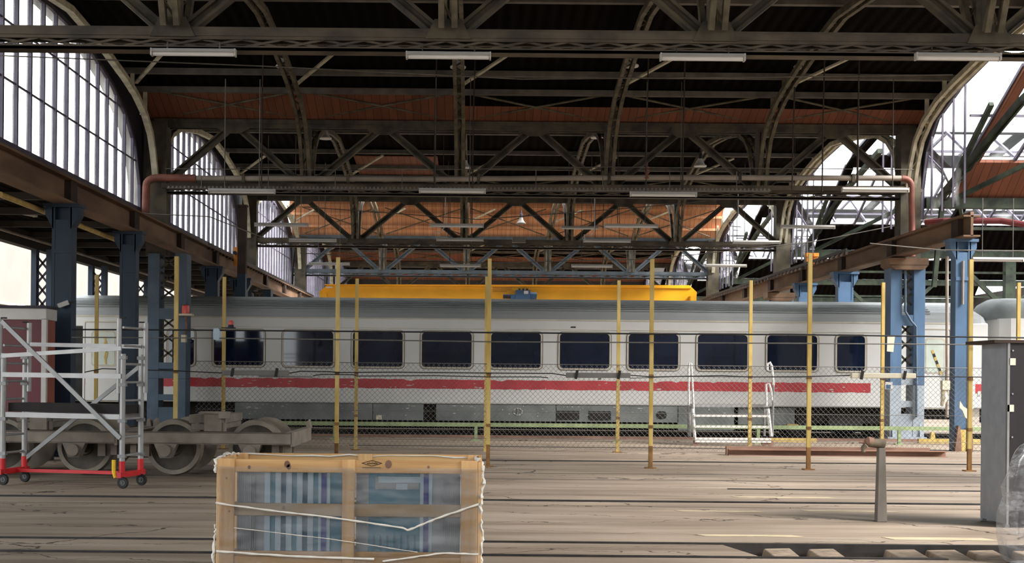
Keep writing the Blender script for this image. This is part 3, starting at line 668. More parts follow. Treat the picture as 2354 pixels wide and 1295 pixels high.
# aisle trusses: green bottom chord, arch brace rising from the column
AB = {2: 'closest to the camera', 3: 'beside the big right column', 4: 'behind the coach end', 5: 'far behind the coach end', 6: 'farthest away'}
for i in (2, 3, 4, 5, 6):
    Y = ZA[i]; t = thing('aisle_truss', 'green-grey truss of the right aisle, the one %s' % AB[i], 'roof truss', (XA0, Y, 6.6))
    MB().box(XA0 - .2, XA1, Y - .15, Y + .15, 6.5, 6.78).build('bottom_chord', 'green_steel', t)
    if i > 2: MB().box(XA0, XA1, Y - .05, Y + .05, 5.9, 5.98).build('tie_bar', 'green_steel', t)
    for P, Q, w in (((12.85, Y - .3, 6.75), (13.3, Y - 4.6, 8.55), .17), ((13.05, Y - .3, 6.9), (13.1, Y - 3.2, 8.75), .12), ((13.3, Y - 4.6, 8.55), (13.4, Y - 8, 9.3), .16), ((13.0, Y, 6.5), (12.8, Y, 4.3), .12), ((19.3, Y - .2, 6.7), (17.8, Y - 3.2, 8.4), .12), ((13.3, Y - .3, 6.75), (16.4, Y - 3.2, 8.4), .12)):
        MB().bar(P, Q, w, w).build('brace', 'green_steel', t)
    l = MB(); n = 10
    for q in range(n):
        u, v = q / n, (q + 1) / n; A_ = Vector((12.85, Y - .3, 6.65)); B_ = Vector((13.3, Y - 4.6, 8.45))
        l.bar(A_.lerp(B_, u) - Vector((0, 0, .2 * (1 - u))), A_.lerp(B_, v), .035, .04); l.bar(A_.lerp(B_, u), A_.lerp(B_, v) - Vector((0, 0, .2 * (1 - v))), .035, .04)
    l.build('lacing', 'green_steel', t)
# columns of the aisle's outer row
for n, Y in enumerate((51.3, 66.2, 81.1)):
    x = 21.0; t = thing('aisle_column', 'dark green column deep in the right aisle, %s' % ('nearest of three', 'middle of three', 'farthest of three')[n], 'column', (x, Y, 0))
    MB().box(x - .2, x + .2, Y - .15, Y + .15, 0, 6.5).build('shaft', 'green_steel', t)
    for sg in (-1, 1): MB().bar((x, Y, 4.4), (x + sg * 2.2, Y, 6.5), .16, .16).build('brace', 'green_steel', t)
# boundary walls
MB().box(31.0, 31.3, -12, 96, 0, 7).build('wall_right', 'wall_dark', kind='structure')
m = MB(); m.box(-12, 31, 96, 96.3, 0, 3.9).box(-12, 31, 96, 96.3, 4.9, 10.2)
for q in range(14): m.box(-12 + q * 3.1, -12 + q * 3.1 + .5, 96, 96.3, 3.9, 4.9)
m.build('wall_far', 'wall_dark', kind='structure')
m = MB(); m.box(-12, 31, -12.3, -12, 0, 5.5)
for q in range(16): m.box(-12 + q * 2.85, -12 + q * 2.85 + .4, -12.3, -12, 5.5, 9)  # unseen open band, made up to let fill light in from behind
m.box(-12, 31, -12.3, -12, 9, 10.2)
m.build('wall_rear', 'wall_grey', kind='structure')
# red pipe in the right aisle
tag(MB().tube([W(2128, 512, 36), W(2170, 508, 35.6), W(2300, 508, 35), W(2354, 516, 34.6), W(2420, 520, 34)], .085, 10).build('red_pipe', 'pipe_red'), 'dark red pipe crossing the right aisle above the blue column', 'pipe')
# ================================================================ long service pipe on the middle truss
t = thing('service_pipe', 'long grey-brown pipe along the truss bottom chord, bent down at both ends', 'pipe', (W(340, 420, 36).x, 35.75, 5.6))
Yp = 35.72
def bend(a, c, b, n=8):
    a, c, b = Vector(a), Vector(c), Vector(b); return [a * (1 - u) ** 2 + c * 2 * u * (1 - u) + b * u * u for u in [j / n for j in range(n + 1)]]
A1 = W(334, 520, Yp); A2 = W(336, 430, Yp); A3 = W(366, 409, Yp); A4 = W(450, 410, Yp)
B1 = W(2096, 480, Yp); B2 = W(2095, 432, Yp); B3 = W(2072, 410, Yp)
MB().tube([A1] + bend(A2, W(336, 409, Yp), A3) + [A4], .105, 12).build('left_bend', 'pipe_rust', t, smooth=True)
MB().tube([A4, W(1000, 412, Yp), W(1500, 408, Yp), B3], .075, 12).build('straight_run', 'pipe_grey', t, smooth=True)
MB().tube(bend(B3, W(2096, 410, Yp), B2) + [B1, W(2097, 590, Yp)], .085, 12).build('right_bend', 'pipe_rust', t, smooth=True)
for x in (560, 800, 1100, 1400, 1700, 1960): 
    p = W(x, 411, Yp); MB().box(p.x - .04, p.x + .04, Yp - .1, Yp + .25, p.z - .1, p.z + .12).build('pipe_clamp', 'truss_steel', t)
p0, p1 = W(1280, 407, 35.9), W(1390, 407, 35.9)
# second beam under the pipe
a, b = W(372, 427, 36.1), W(2090, 434, 36.1)
tag(MB().bar(a, b, .12, .13).build('cable_beam', 'chord_steel'), 'dark steel beam hung right below the long service pipe', 'beam')
# perforated cable tray
a, b = W(386, 434, 33), W(1770, 440, 33)
t = thing('cable_tray', 'perforated cable tray hanging below the service pipe', 'cable tray', (a.x, 33, a.z))
MB().bar(a, b, .25, .02).build('tray_base', 'purlin', t)
m = MB(); n = 150
for j in range(n):
    p = a.lerp(b, (j + .25) / n); q = a.lerp(b, (j + .65) / n); m.bar(p + Vector((0, -.13, .02)), q + Vector((0, -.13, .02)), .015, .06)
m.build('tray_edge', 'tray_grey', t)
for j in range(9): p = a.lerp(b, (j + .5) / 9); MB().bar(p, p + Vector((0, 0, .5)), .02, .02).build('hanger', 'purlin', t)
# ================================================================ fluorescent lamps
def lamp_proto(L, name='fluorescent_lamp'):
    t = thing(name, 'x', 'lamp', (0, 0, 0))
    m = MB(); m.prism([(-L / 2, -.08, 0), (-L / 2, .08, 0), (-L / 2, .04, .055), (-L / 2, -.04, .055)], (L, 0, 0)); m.build('lamp_housing', 'white_enamel', t)
    MB().tube([(-L / 2 + .02, 0, -.02), (L / 2 - .02, 0, -.02)], .035, 10).build('lamp_tube', 'lamp_white', t)
    for sg in (-1, 1): MB().box(sg * L / 2 - .012, sg * L / 2 + .012, -.06, .06, -.055, .055).build('end_cap', 'white_enamel', t)
    return t
def hanger_bar(t, L, h):
    m = MB()
    for sg in (-.35, .35): m.add([], []); m.tube([Vector((sg * L, 0, .08)), Vector((sg * L, 0, h))], .01, 6)
    return m
def place_lamp(proto, first, x0, x1, y, Y, label, up, group):
    a, b = W(x0, y, Y), W(x1, y, Y); L = 1.28
    c = (a + b) / 2
    if first: o = proto; o.location = c; o['label'] = label
    else: o = dup(proto, c, label)
    o['group'] = group
    for sg in (-.4, .4): MB().tube([c + Vector((sg, 0, .07)), c + Vector((sg, 0, up))], .012, 6).build('lamp_hanger', 'purlin', o)
    return o
def lamp_row(L, Y, spans, up, group, labels):
    pr = lamp_proto(L); first = True
    for (x0, x1, y), lb in zip(spans, labels):
        place_lamp(pr, first, x0, x1, y, Y, lb, up, group); first = False
lamp_row(1.28, 20.0, [(350, 540, 121), (938, 1124, 128), (1520, 1710, 132), (2106, 2298, 131)], .16, 'lamps under the nearest truss',
  ['white tube lamp under the nearest truss, leftmost of that row', 'white tube lamp under the nearest truss above the crane centre', 'white tube lamp under the nearest truss right of the middle', 'white tube lamp under the nearest truss at the right, by the bright skylight'])
lamp_row(1.52, 30.2, [(480, 632, 440), (964, 1116, 439), (1449, 1601, 447), (1936, 2088, 437)], 2.6, 'lamps hung under the cable tray',
  ['tube lamp hung below the cable tray at its left end', 'tube lamp hung below the middle of the cable tray', 'tube lamp hung below the cable tray right of the middle', 'tube lamp beside the right bend of the service pipe'])
lamp_row(1.55, 38.0, [(586, 708, 517), (988, 1112, 519), (1390, 1512, 520), (1796, 1918, 522)], 2.6, 'lamps above the coach roof',
  ['tube lamp before the left arched window, third row back', 'tube lamp in front of the orange boards, above the crane centre', 'tube lamp in front of the orange boards, right half', 'tube lamp in front of the right arcade, third row back'])
lamp_row(1.55, 43.5, [(664, 774, 553), (1004, 1111, 551), (1342, 1449, 554), (1686, 1792, 557)], 2.6, 'lamps along the chord of the truss behind the coach',
  ['tube lamp along the truss chord at the left edge of the orange boards', 'tube lamp along the chord behind the coach, near the middle', 'tube lamp along the chord behind the coach, right of the middle', 'tube lamp along the chord at the right edge of the orange boards'])
lamp_row(1.5, 48.5, [(710, 803, 607), (1011, 1106, 611), (1312, 1410, 612), (1622, 1716, 611)], 2.6, 'lamps right over the yellow crane',
  ['tube lamp above the left end of the yellow crane girder', 'tube lamp above the yellow crane, left of the tall post', 'tube lamp above the yellow crane, right of the hoist', 'tube lamp above the right end of the yellow crane'])
lamp_row(1.3, 46.0, [(1290, 1376, 524)], 2.6, 'single lamps', ['short tube lamp touching the left end of a longer one before the orange boards'])
lamp_row(1.3, 34.0, [(2236, 2350, 597)], 1.6, 'single lamps', ['tube lamp in the right aisle behind the blue column'])
# aisle lamps, seen lengthwise
pr = lamp_proto(1.5); first = True
for (x, y, Y), lb in zip([(31, 485, 29.5), (205, 552, 37), (250, 598, 46)], ['tube lamp under the left aisle roof at the picture edge', 'tube lamp under the left aisle roof between the two left crane columns', 'tube lamp under the left aisle roof, farthest of three']):
    c = W(x, y, Y)
    if first: o = pr; o.location = c; o['label'] = lb; first = False
    else: o = dup(pr, c, lb)
    if Y < 40: o.rotation_euler = (0, 0, math.radians(70))
    o['group'] = 'lamps under the left aisle roof'
# bell lamps on the ribs
def bell(px, py, Y, label, ms='lamp_white'):
    c = W(px, py, Y); t = thing('bell_lamp', label, 'lamp', c, 'bell lamps')
    MB().lathe(c, (0, 0, 1), [(-.05, .19), (-.02, .2), (.03, .14), (.12, .09), (.2, .07)], 16).build('lamp_shade', ms, t, smooth=True)
    MB().lathe(c, (0, 0, 1), [(.2, .06), (.36, .06), (.38, .03), (.52, .02)], 12).build('lamp_holder', 'dark_frame', t)
bell(652, 150, 32.3, 'small bell lamp on the leftmost rib under the nearest truss')
bell(1053, 152, 32.3, 'small bell lamp below the centre tube lamp of the nearest truss')
bell(1450, 149, 32.3, 'small bell lamp on the rib right of the middle')
bell(1843, 151, 32.3, 'small bell lamp on the rightmost rib')
bell(748, 316, 39.5, 'small bell lamp behind the middle truss, left side')
bell(1372, 314, 39.5, 'small bell lamp behind the middle truss, at centre right')
bell(1069, 384, 41, 'small bell lamp behind the middle truss near the centre post')
bell(1610, 380, 41, 'small bell lamp behind the middle truss, right side')
bell(1198, 512, 54, 'grey bell lamp hanging before the orange boards', 'tray_grey')
# ================================================================ hanging rods and wires
for n, (x, ya, yb, Y, lb) in enumerate([(603, 0, 436, 31, 'leftmost'), (1000, 130, 432, 31, 'left of the centre rib'), (1088, 130, 436, 32, 'right of the centre rib'), (1487, 130, 400, 31, 'right of the third rib'), (1571, 130, 436, 31, 'between third and fourth rib'), (1823, 200, 436, 31, 'right of the fourth rib'), (1892, 120, 440, 31, 'left of the right arched window'), (1972, 120, 440, 31, 'closest to the right arched window')]):
    t = tag(MB().tube([W(x + 4, ya, Y), W(x, (ya + yb) / 2, Y), W(x - 2, yb, Y)], .018, 6).build('hanging_rod', 'dark_stiffener'), 'thin brown hanging rod under the dark roof, %s' % lb, 'rod')
for n, (pts, Y, r, lb) in enumerate([([(0, 128), (600, 152), (1200, 182), (1700, 178), (2190, 172)], 24, .012, 'thin wire sagging across under the dark roof from the left window'),
      ([(380, 388), (900, 392), (1400, 384), (2100, 390)], 35.6, .012, 'thin wire strung across the middle truss'),
      ([(700, 476), (1100, 505), (1460, 478), (1700, 455)], 41.2, .014, 'wire swinging in front of the orange boards'),
      ([(690, 582), (1100, 605), (1500, 596), (1870, 556), (2170, 497)], 40, .014, 'long wire rising to the right above the crane'),
      ([(2000, 560), (2160, 575), (2354, 577)], 31, .014, 'wire running right behind the blue column'),
      ([(240, 470), (340, 492), (480, 498), (640, 560)], 33.5, .014, 'wire crossing in front of the second left arched window')]):
    tag(MB().tube([W(a, b, Y) for a, b in pts], r, 5).build('overhead_wire', 'purlin'), lb, 'wire')
# curled cable drops at lamps
for x, y0, y1, Y, lb in [(1367, 440, 548, 42, 'white cable drop beside the bell lamp, ending in a loop'), (1024, 445, 540, 42, 'white cable drop left of the bell lamp'), (1697, 430, 516, 40, 'white cable drop at the right edge of the orange boards')]:
    tag(MB().tube([W(x - 6, y0, Y), W(x, y0 + 8, Y), W(x, y1 - 20, Y), W(x - 12, y1 - 6, Y), W(x - 24, y1 - 8, Y), W(x - 22, y1 + 4, Y), W(x + 6, y1 + 6, Y)], .018, 6).build('cable_drop', 'white_enamel'), lb, 'cable')
p = W(1487, 395, 34.5)
t = thing('insulator', 'ribbed insulator hanging on the service pipe right of the middle', 'insulator', p)
MB().lathe(p, (0, 0, 1), [(-.2, .03)] + [(-.16 + .07 * j + (.03 if k else 0), .03 if k else .075) for j in range(5) for k in (0, 1)] + [(.24, .02)], 12).build('ribbed_body', 'pipe_rust', t)
tag(MB().box(*(lambda a: (a.x - .26, a.x + .26, 50.6, 50.9, a.z - .08, a.z + .13))(W(1193, 553, 50.7))).build('junction_box', 'tray_grey'), 'flat grey box on the chord below the bell lamp', 'box')
# ================================================================ yellow overhead crane
Yc = 68.5
t = thing('overhead_crane', 'yellow bridge crane girder above the coach roof with blue hoist', 'crane', (W(735, 680, Yc).x, Yc, 4.2))
P = [W(737, 690, Yc), W(733, 672, Yc), W(754, 654, Yc), W(1585, 656, Yc), W(1602, 672, Yc), W(1600, 700, Yc)]
zb = 5.74
pts = [Vector((P[0].x, Yc, zb)), P[1], P[2], P[3], P[4], Vector((P[5].x, Yc, zb))]
MB().prism(pts, (0, .5, 0)).build('main_girder', 'crane_yellow', t)
MB().box(P[1].x + .3, P[4].x - .3, Yc - .08, Yc, P[2].z - .05, P[2].z + .0).build('girder_flange', 'crane_yellow', t)
MB().prism([p + Vector((0, 1.8, 0)) for p in pts], (0, .5, 0)).build('rear_girder', 'crane_yellow', t)
for xx in (P[1].x + .1, P[4].x - .4): MB().box(xx, xx + .3, Yc - .5, Yc + 3, zb - .05, zb + .25).build('end_carriage', 'crane_yellow', t)
h = MB(); c = W(1205, 676, Yc - .4)
h.box(c.x - .45, c.x + .3, Yc - .7, Yc - .1, c.z - .35, c.z + .18).box(c.x - .7, c.x - .4, Yc - .6, Yc - .2, c.z - .35, c.z - .05)
h.tube([(c.x + .3, Yc - .4, c.z - .1), (c.x + .65, Yc - .4, c.z - .12)], .2, 12); ho = h.build('hoist_motor', 'motor_blue', t)
MB().tube([(c.x - 1.1, Yc - .4, c.z - .14), (c.x - .6, Yc - .4, c.z - .14)], .12, 10).build('hoist_drive', 'dark_frame', t)
for dx in (-.25, -.05, .15): MB().tube([(c.x + dx, Yc - .4, c.z + .17), (c.x + dx, Yc - .4, c.z + .28)], .06, 8).build('cable_gland', 'dark_frame', ho)
MB().box(c.x - .02, c.x + .2, Yc - .715, Yc - .7, c.z - .02, c.z + .14).build('rating_plate', 'white_enamel', ho)
q = MB(); a = W(1132, 660, Yc - .01)
for r_ in range(3):
    z = a.z - .02 - r_ * .13
    if r_ < 2: q.box(a.x, a.x + 1.05, Yc - .012, Yc - .002, z - .012, z)
for j in range(12):
    x = a.x + .04 + j * .083; q.bar((x, Yc - .008, a.z - .13), (x + .05, Yc - .008, a.z - .05), .008, .02)
    if j < 9: q.bar((x, Yc - .008, a.z - .26), (x + .05, Yc - .008, a.z - .2), .008, .02)
q.build('faded_lettering', 'pipe_rust', t)
a = W(757, 661, Yc - .01); MB().box(a.x - .16, a.x + .16, Yc - .02, Yc - .002, a.z - .03, a.z + .04).build('white_plate', 'lamp_white', t)
# ================================================================ railway coach
YT = 37.9
def TX(px, py=800): return W(px, py, YT).x
def TZ(py, px=1090): return W(px, py, YT).z
def rrect(x0, x1, z0, z1, r, y, n=5):
    pts = []
    for cx, cz, a0 in ((x1 - r, z1 - r, 0), (x0 + r, z1 - r, 90), (x0 + r, z0 + r, 180), (x1 - r, z0 + r, 270)):
        for j in range(n + 1):
            a = math.radians(a0 + 90 * j / n); pts.append(Vector((cx + r * math.cos(a), y, cz + r * math.sin(a))))
    return pts
def ring(m, outer, inner, off):
    n = len(outer); off = Vector(off)
    m.add(outer + inner + [p + off for p in outer] + [p + off for p in inner],
          [(i, (i + 1) % n, n + (i + 1) % n, n + i) for i in range(n)] + [(2 * n + i, 2 * n + (i + 1) % n, (i + 1) % n, i) for i in range(n)] + [(n + i, n + (i + 1) % n, 3 * n + (i + 1) % n, 3 * n + i) for i in range(n)])
XA, XB = -12.6, 14.92
coach = thing('railway_coach', 'long white passenger coach with red stripe and grey ribbed roof', 'railway coach', ((XA + XB) / 2, YT + 1.4, 0))
# roof section with ribs (y offset from the near side, z)
def roof_prof():
    p = [(0, 3.36), (.03, 3.5), (.08, 3.6)]
    for j in range(6):
        a = .1 + .16 * j; z = 3.62 + .37 * math.sin(min(1, (a + .02) / 1.42) * math.pi / 2) * .93 + .0
        p += [(a, z - .012), (a + .02, z + .018), (a + .13, z + .045)]
    p += [(1.42, 4.03)]
    return p + [(2.84 - y, z) for y, z in p[::-1][1:]]
def loft(m, sts, prof):
    n = len(prof)
    for x, sy, zf in sts: m.v += [Vector((x, YT + 1.42 + (y - 1.42) * sy, zf(z))) for y, z in prof]
    for i in range(len(sts) - 1):
        for j in range(n - 1): m.f.append((i * n + j, (i + 1) * n + j, (i + 1) * n + j + 1, i * n + j + 1)); m.mi.append(0)
    m.f.append(tuple(range(n))); m.f.append(tuple((len(sts) - 1) * n + j for j in range(n))[::-1]); m.mi += [0, 0]
    return m
def endst(XA, XB):
    s = []
    for dx, k in ((0, .12), (.08, .55), (.2, .8), (.4, .95), (.62, 1)): s.append((dx, k))
    f = lambda k: (lambda z: 3.36 + (z - 3.36) * k)
    return [(XA + d, .9 + .1 * k, f(k)) for d, k in s] + [(XB - d, .9 + .1 * k, f(k)) for d, k in s[::-1]]
loft(MB(), endst(XA, XB), roof_prof()).build('roof', 'coach_roof', coach)
for yo, zo in ((.085, 3.625), (.1, 3.7), (.26, 3.765), (.42, 3.825), (.58, 3.875)):
    MB().box(XA + .8, TX(2140), YT + yo - .012, YT + yo + .03, zo - .008, zo + .012).build('groove_shade_strip', 'coach_skirt', coach)  # dark strips stand in for shade between the roof corrugations
# body shell
body = MB(); body.box(XA, XB, YT, YT + 2.84, .88, 3.37); body.build('body_shell', 'coach_white', coach, bevel=.04)
MB().box(XA + .5, XB - .5, YT - .012, YT, 3.06, 3.075).box(XA + .5, XB - .5, YT - .012, YT, 3.33, 3.37).build('rain_strip', 'coach_frame', coach)
# red stripe, edges chipped where masking tape tore
z0, z1 = TZ(895.0), TZ(873.5)
for xa, xb in ((TX(196), TX(2002)), (TX(2110), TX(2170)), (TX(2243), TX(2266))):
    n = max(2, int((xb - xa) / .12)); top = []; bot = []
    for j in range(n + 1):
        x = xa + (xb - xa) * j / n
        top.append(Vector((x, YT - .004, z1 + rnd.uniform(-.012, .008) - (.035 if rnd.random() < .06 else 0)))); bot.append(Vector((x, YT - .004, z0 + rnd.uniform(-.01, .012))))
    m = MB(); m.prism(bot + top[::-1], (0, .006, 0)); st = m.build('red_stripe', 'coach_red', coach)
    c = MB()
    for _ in range(int((xb - xa) * 2.0)):
        x = rnd.uniform(xa + .1, xb - .1) if xb - xa > .5 else xa + .15; z = z0 + abs(rnd.gauss(0, .09)) % .24 + .01; w = rnd.uniform(.02, .09); h_ = rnd.uniform(.008, .025)
        c.prism([(x - w, YT - .007, z), (x, YT - .007, z - h_), (x + w, YT - .007, z + h_ * .3), (x + w * .2, YT - .007, z + h_)], (0, .003, 0))
    c.build('paint_chips', 'chipped', st)
def coach_window(parent, xa, xb, za, zb, pane='coach_glass', name='window'):
    m = MB(); ring(m, rrect(xa - .05, xb + .05, za - .05, zb + .05, .13, YT - .02), rrect(xa, xb, za, zb, .1, YT - .02), (0, .03, 0))
    w = m.build(name, 'coach_frame', parent)
    m = MB(); ring(m, rrect(xa - .065, xb + .065, za - .065, zb + .06, .145, YT - .006), rrect(xa - .05, xb + .05, za - .05, zb + .05, .13, YT - .006), (0, .008, 0)); m.build('gasket', 'rubber', w)
    MB().prism(rrect(xa, xb, za, zb, .1, YT - .008), (0, .006, 0)).build('pane', pane, w)
    return w
wz0, wz1 = TZ(845), TZ(765.5)
C9 = [549, 709, 868.5, 1027, 1186, 1344, 1502, 1661, 1821]
for c in C9: coach_window(coach, TX(c - 57), TX(c + 57), wz0, wz1)
coach_window(coach, TX(1924), TX(1988), wz0, wz1); coach_window(coach, TX(388), TX(446), wz0, wz1)
# doors
def coach_door(xa, xb, wx0, wx1, dark, tape=None):
    m = MB(); ring(m, rrect(xa - .05, xb + .05, .86, 3.2, .06, YT - .02), rrect(xa - .015, xb + .015, .88, 3.17, .05, YT - .02), (0, .02, 0))
    d = MB().prism(rrect(xa, xb, .9, 3.15, .05, YT - .016), (0, .014, 0)).build('door', 'coach_white', coach)
    m.build('door_gasket', 'coach_frame', d)
    MB().prism(rrect(wx0 - .05, wx1 + .05, TZ(850), TZ(768), .1, YT - .024), (0, .008, 0)).build('window_seal', 'coach_frame', d)
    MB().prism(rrect(wx0, wx1, TZ(847), TZ(772), .08, YT - .03), (0, .008, 0)).build('door_window', 'door_pale', d)
    if tape:
        t = MB(); n = 7
        for j in range(n):
            a = Vector((tape[0][0] + (tape[1][0] - tape[0][0]) * j / n, YT - .036, tape[0][1] + (tape[1][1] - tape[0][1]) * j / n)); b = Vector((tape[0][0] + (tape[1][0] - tape[0][0]) * (j + 1) / n, YT - .036, tape[0][1] + (tape[1][1] - tape[0][1]) * (j + 1) / n))
            t.bar(a, b, .006, .07, (1, 0, 0), j % 2)
        t.build('warning_tape', ['post_yellow', 'rubber'], d)
    MB().tube([(xb - .12, YT - .06, 1.3), (xb - .12, YT - .06, 2.0)], .02, 8).build('door_handle', 'alu', d)
    MB().box(dark[0], dark[1], YT - .012, YT - .002, .9, 3.05).build('doorway_shade_sheet', 'under_dark', coach)  # dark sheet on the shell stands in for the shaded recess
    for xx in (dark[0], dark[1]): MB().box(xx - .025, xx + .025, YT - .03, YT, .88, 3.1).build('door_post', 'coach_white', coach)
coach_door(TX(197), TX(283), TX(214), TX(264), (TX(166), TX(193)))
coach_door(TX(2112), TX(2182), TX(2128), TX(2168), (TX(2208), TX(2236)), ((TX(2142), TZ(796)), (TX(2164), TZ(852))))
t = MB(); a = (TX(240), TZ(782)); 
for j, (dx, dz) in enumerate([(0, 0), (.05, -.14), (.02, -.3), (.08, -.45), (.04, -.62), (.06, -.8)][:-1]):
    nx = [(0, 0), (.05, -.14), (.02, -.3), (.08, -.45), (.04, -.62), (.06, -.8)][j + 1]; t.bar((a[0] + dx, YT - .04, a[1] + dz), (a[0] + nx[0], YT - .04, a[1] + nx[1]), .006, .05 + .03 * (j % 2), (1, 0, 0))
t.build('yellow_film', 'post_yellow', coach)
# skirts and underfloor
sk = TZ(968)
for xa, xb, z in ((540, 858, sk), (858, 975, sk), (1003, 1280, sk), (1280, 1560, sk), (1560, 1690, TZ(985))):
    x0, x1 = TX(xa) + .01, TX(xb) - .01
    m = MB(); m.box(x0, x1, YT + .02, YT + .12, z, .87); o = m.build('skirt_panel', 'coach_skirt', coach)
    c = MB()
    for _ in range(int((x1 - x0) * 5)):
        x = rnd.uniform(x0 + .2, x1 - .2); zz = .86 - abs(rnd.gauss(0, .14)); zz = max(z + .06, min(.83, zz)); w = rnd.choice((.012, .02, .03, .05, .08)); h_ = rnd.uniform(.008, .022)
        n = 7; c.prism([(x + w * math.cos(2 * math.pi * q / n) * rnd.uniform(.4, 1), YT + .012, zz + h_ * math.sin(2 * math.pi * q / n) * rnd.uniform(.4, 1.1)) for q in range(n)], (0, .006, 0))
    c.build('paint_chips', 'chipped', o)
    if xa == 1280:
        for a, b in ((1281, 1333), (1354, 1406)): MB().prism(rrect(TX(a), TX(b), TZ(964), TZ(943), .02, YT + .01), (0, .02, 0)).build('vent_opening', 'under_dark', o)
        for a, b in ((1510, 1534),): MB().prism(rrect(TX(a), TX(b), TZ(960), TZ(942), .1, YT + .01), (0, .02, 0)).build('filler_flap', 'under_dark', o)
    if xa == 858: MB().box(TX(866), TX(879), YT + .005, YT + .02, TZ(967), TZ(957)).build('small_sign', 'sign_cream', o)
    if xa == 1003:
        q = MB(); c_ = Vector((TX(1192), YT + .01, TZ(946))); 
        for j in range(9):
            an = j * .7; q.bar(c_ + Vector((.13 * math.cos(an), 0, .1 * math.sin(an))), c_ + Vector((.13 * math.cos(an + .5), 0, .1 * math.sin(an + .5))), .006, .03, (0, 0, 1))
        q.bar(c_ + Vector((-.02, 0, -.1)), c_ + Vector((0, 0, .1)), .006, .03); q.build('stencil_mark', 'chipped', o)
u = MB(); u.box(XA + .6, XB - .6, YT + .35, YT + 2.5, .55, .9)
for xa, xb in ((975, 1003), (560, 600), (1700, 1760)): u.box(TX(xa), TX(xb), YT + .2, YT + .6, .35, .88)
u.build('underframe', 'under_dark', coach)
for xa, xb in ((1700, 1830),): MB().box(TX(xa), TX(xb), YT + .1, YT + .7, .36, .85).build('battery_box', 'coach_skirt', coach)
MB().box(TX(1812), TX(1838), YT + .04, YT + .1, TZ(975), TZ(969)).build('yellow_mark', 'post_yellow', coach)
for c in (420, 1950):
    x = TX(c)
    b = MB(); b.box(x - 1.9, x + 1.9, YT + .28, YT + .42, .42, .72).box(x - .5, x + .5, YT + .2, YT + .5, .3, .62).box(x - 1.9, x + 1.9, YT + 2.4, YT + 2.55, .42, .72)
    bo = b.build('bogie', 'under_dark', coach)
    for dx in (-1.25, 1.25):
        for yy in (YT + .62, YT + 2.1):
            MB().lathe((x + dx, yy, .47), (0, 1, 0), [(-.06, .1), (-.05, .39), (-.02, .46), (.07, .46), (.1, .3), (.1, .1)], 28).build('wheel', 'wheel_dark', bo)
        MB().tube([(x + dx, YT + .2, .5), (x + dx, YT + .45, .5)], .16, 14).build('axle_box', 'under_dark', bo)
MB().box(XB - .02, XB + .05, YT + .9, YT + 1.9, 1.0, 3.1).build('gangway', 'rubber', coach)
for yy in (YT + .5, YT + 2.3): MB().tube([(XB, yy, 1.05), (XB + .1, yy, 1.05)], .1, 12).tube([(XB + .08, yy, 1.05), (XB + .12, yy, 1.05)], .2, 16).build('buffer', 'under_dark', coach)
MB().box(TX(1312), TX(1323), YT - .015, YT, TZ(752), TZ(749)).build('roof_lamp', 'under_dark', coach)
q = MB(); a = (TX(2252), TZ(902)); q.box(a[0] - .05, a[0] + .05, YT - .012, YT - .005, a[1] + .02, a[1] + .16); q.build('door_sign', 'chipped', coach)
# second coach to the right
XC = 15.45; co2 = thing('railway_coach', 'second coach with smooth rounded grey roof at the right picture edge', 'railway coach', (XC + 6, YT + 1.4, 0))
pr2 = [(0, 3.5), (.06, 3.75), (.2, 3.95), (.5, 4.08), (1.0, 4.16), (1.42, 4.18)]; pr2 = pr2 + [(2.84 - y, z) for y, z in pr2[::-1][1:]]
f2 = lambda k: (lambda z: 3.5 + (z - 3.5) * k)
sts = [(XC + d, s_, f2(k)) for d, k, s_ in ((-.28, .25, .5), (-.2, .6, .66), (-.05, .85, .8), (.12, .97, .93), (.4, 1, 1))] + [(XC + 12, 1, f2(1))]
loft(MB(), sts, pr2).build('roof', 'coach_skirt', co2, smooth=True)
m = MB(); m.prism([(XC - .25, YT + .9, .9), (XC - .1, YT + .3, .9), (XC + .15, YT + .05, .9), (XC + .4, YT, .9), (XC + 12, YT, .9), (XC + 12, YT + 2.84, .9), (XC + .3, YT + 2.84, .9), (XC - .25, YT + 1.95, .9)], (0, 0, 2.62)); m.build('body_shell', 'coach_white', co2)
MB().box(XC + .62, XC + .82, YT - .02, YT, 2.3, 3.0).build('window', 'coach_glass', co2)
MB().box(XC + .2, XC + 12, YT + .3, YT + 2.5, .4, .9).build('underframe', 'under_dark', co2)
for dx in (1.6, 3.6): MB().lathe((XC + dx, YT + .62, .47), (0, 1, 0), [(-.06, .1), (-.05, .39), (-.02, .46), (.07, .46), (.1, .3)], 24).build('wheel', 'wheel_dark', co2)
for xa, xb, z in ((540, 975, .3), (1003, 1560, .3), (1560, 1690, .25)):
    MB().box(TX(xa) + .1, TX(xb) - .1, YT + .4, YT + 2.4, z, .9).build('added_equipment_box', 'under_dark', coach)  # dark boxes added to hide the lit floor under the coach
MB().box(XA + 1, XB - 1, YT + 2.68, YT + 2.8, .06, .88).build('added_rear_skirt', 'under_dark', coach)  # panel added to block the bright floor beyond
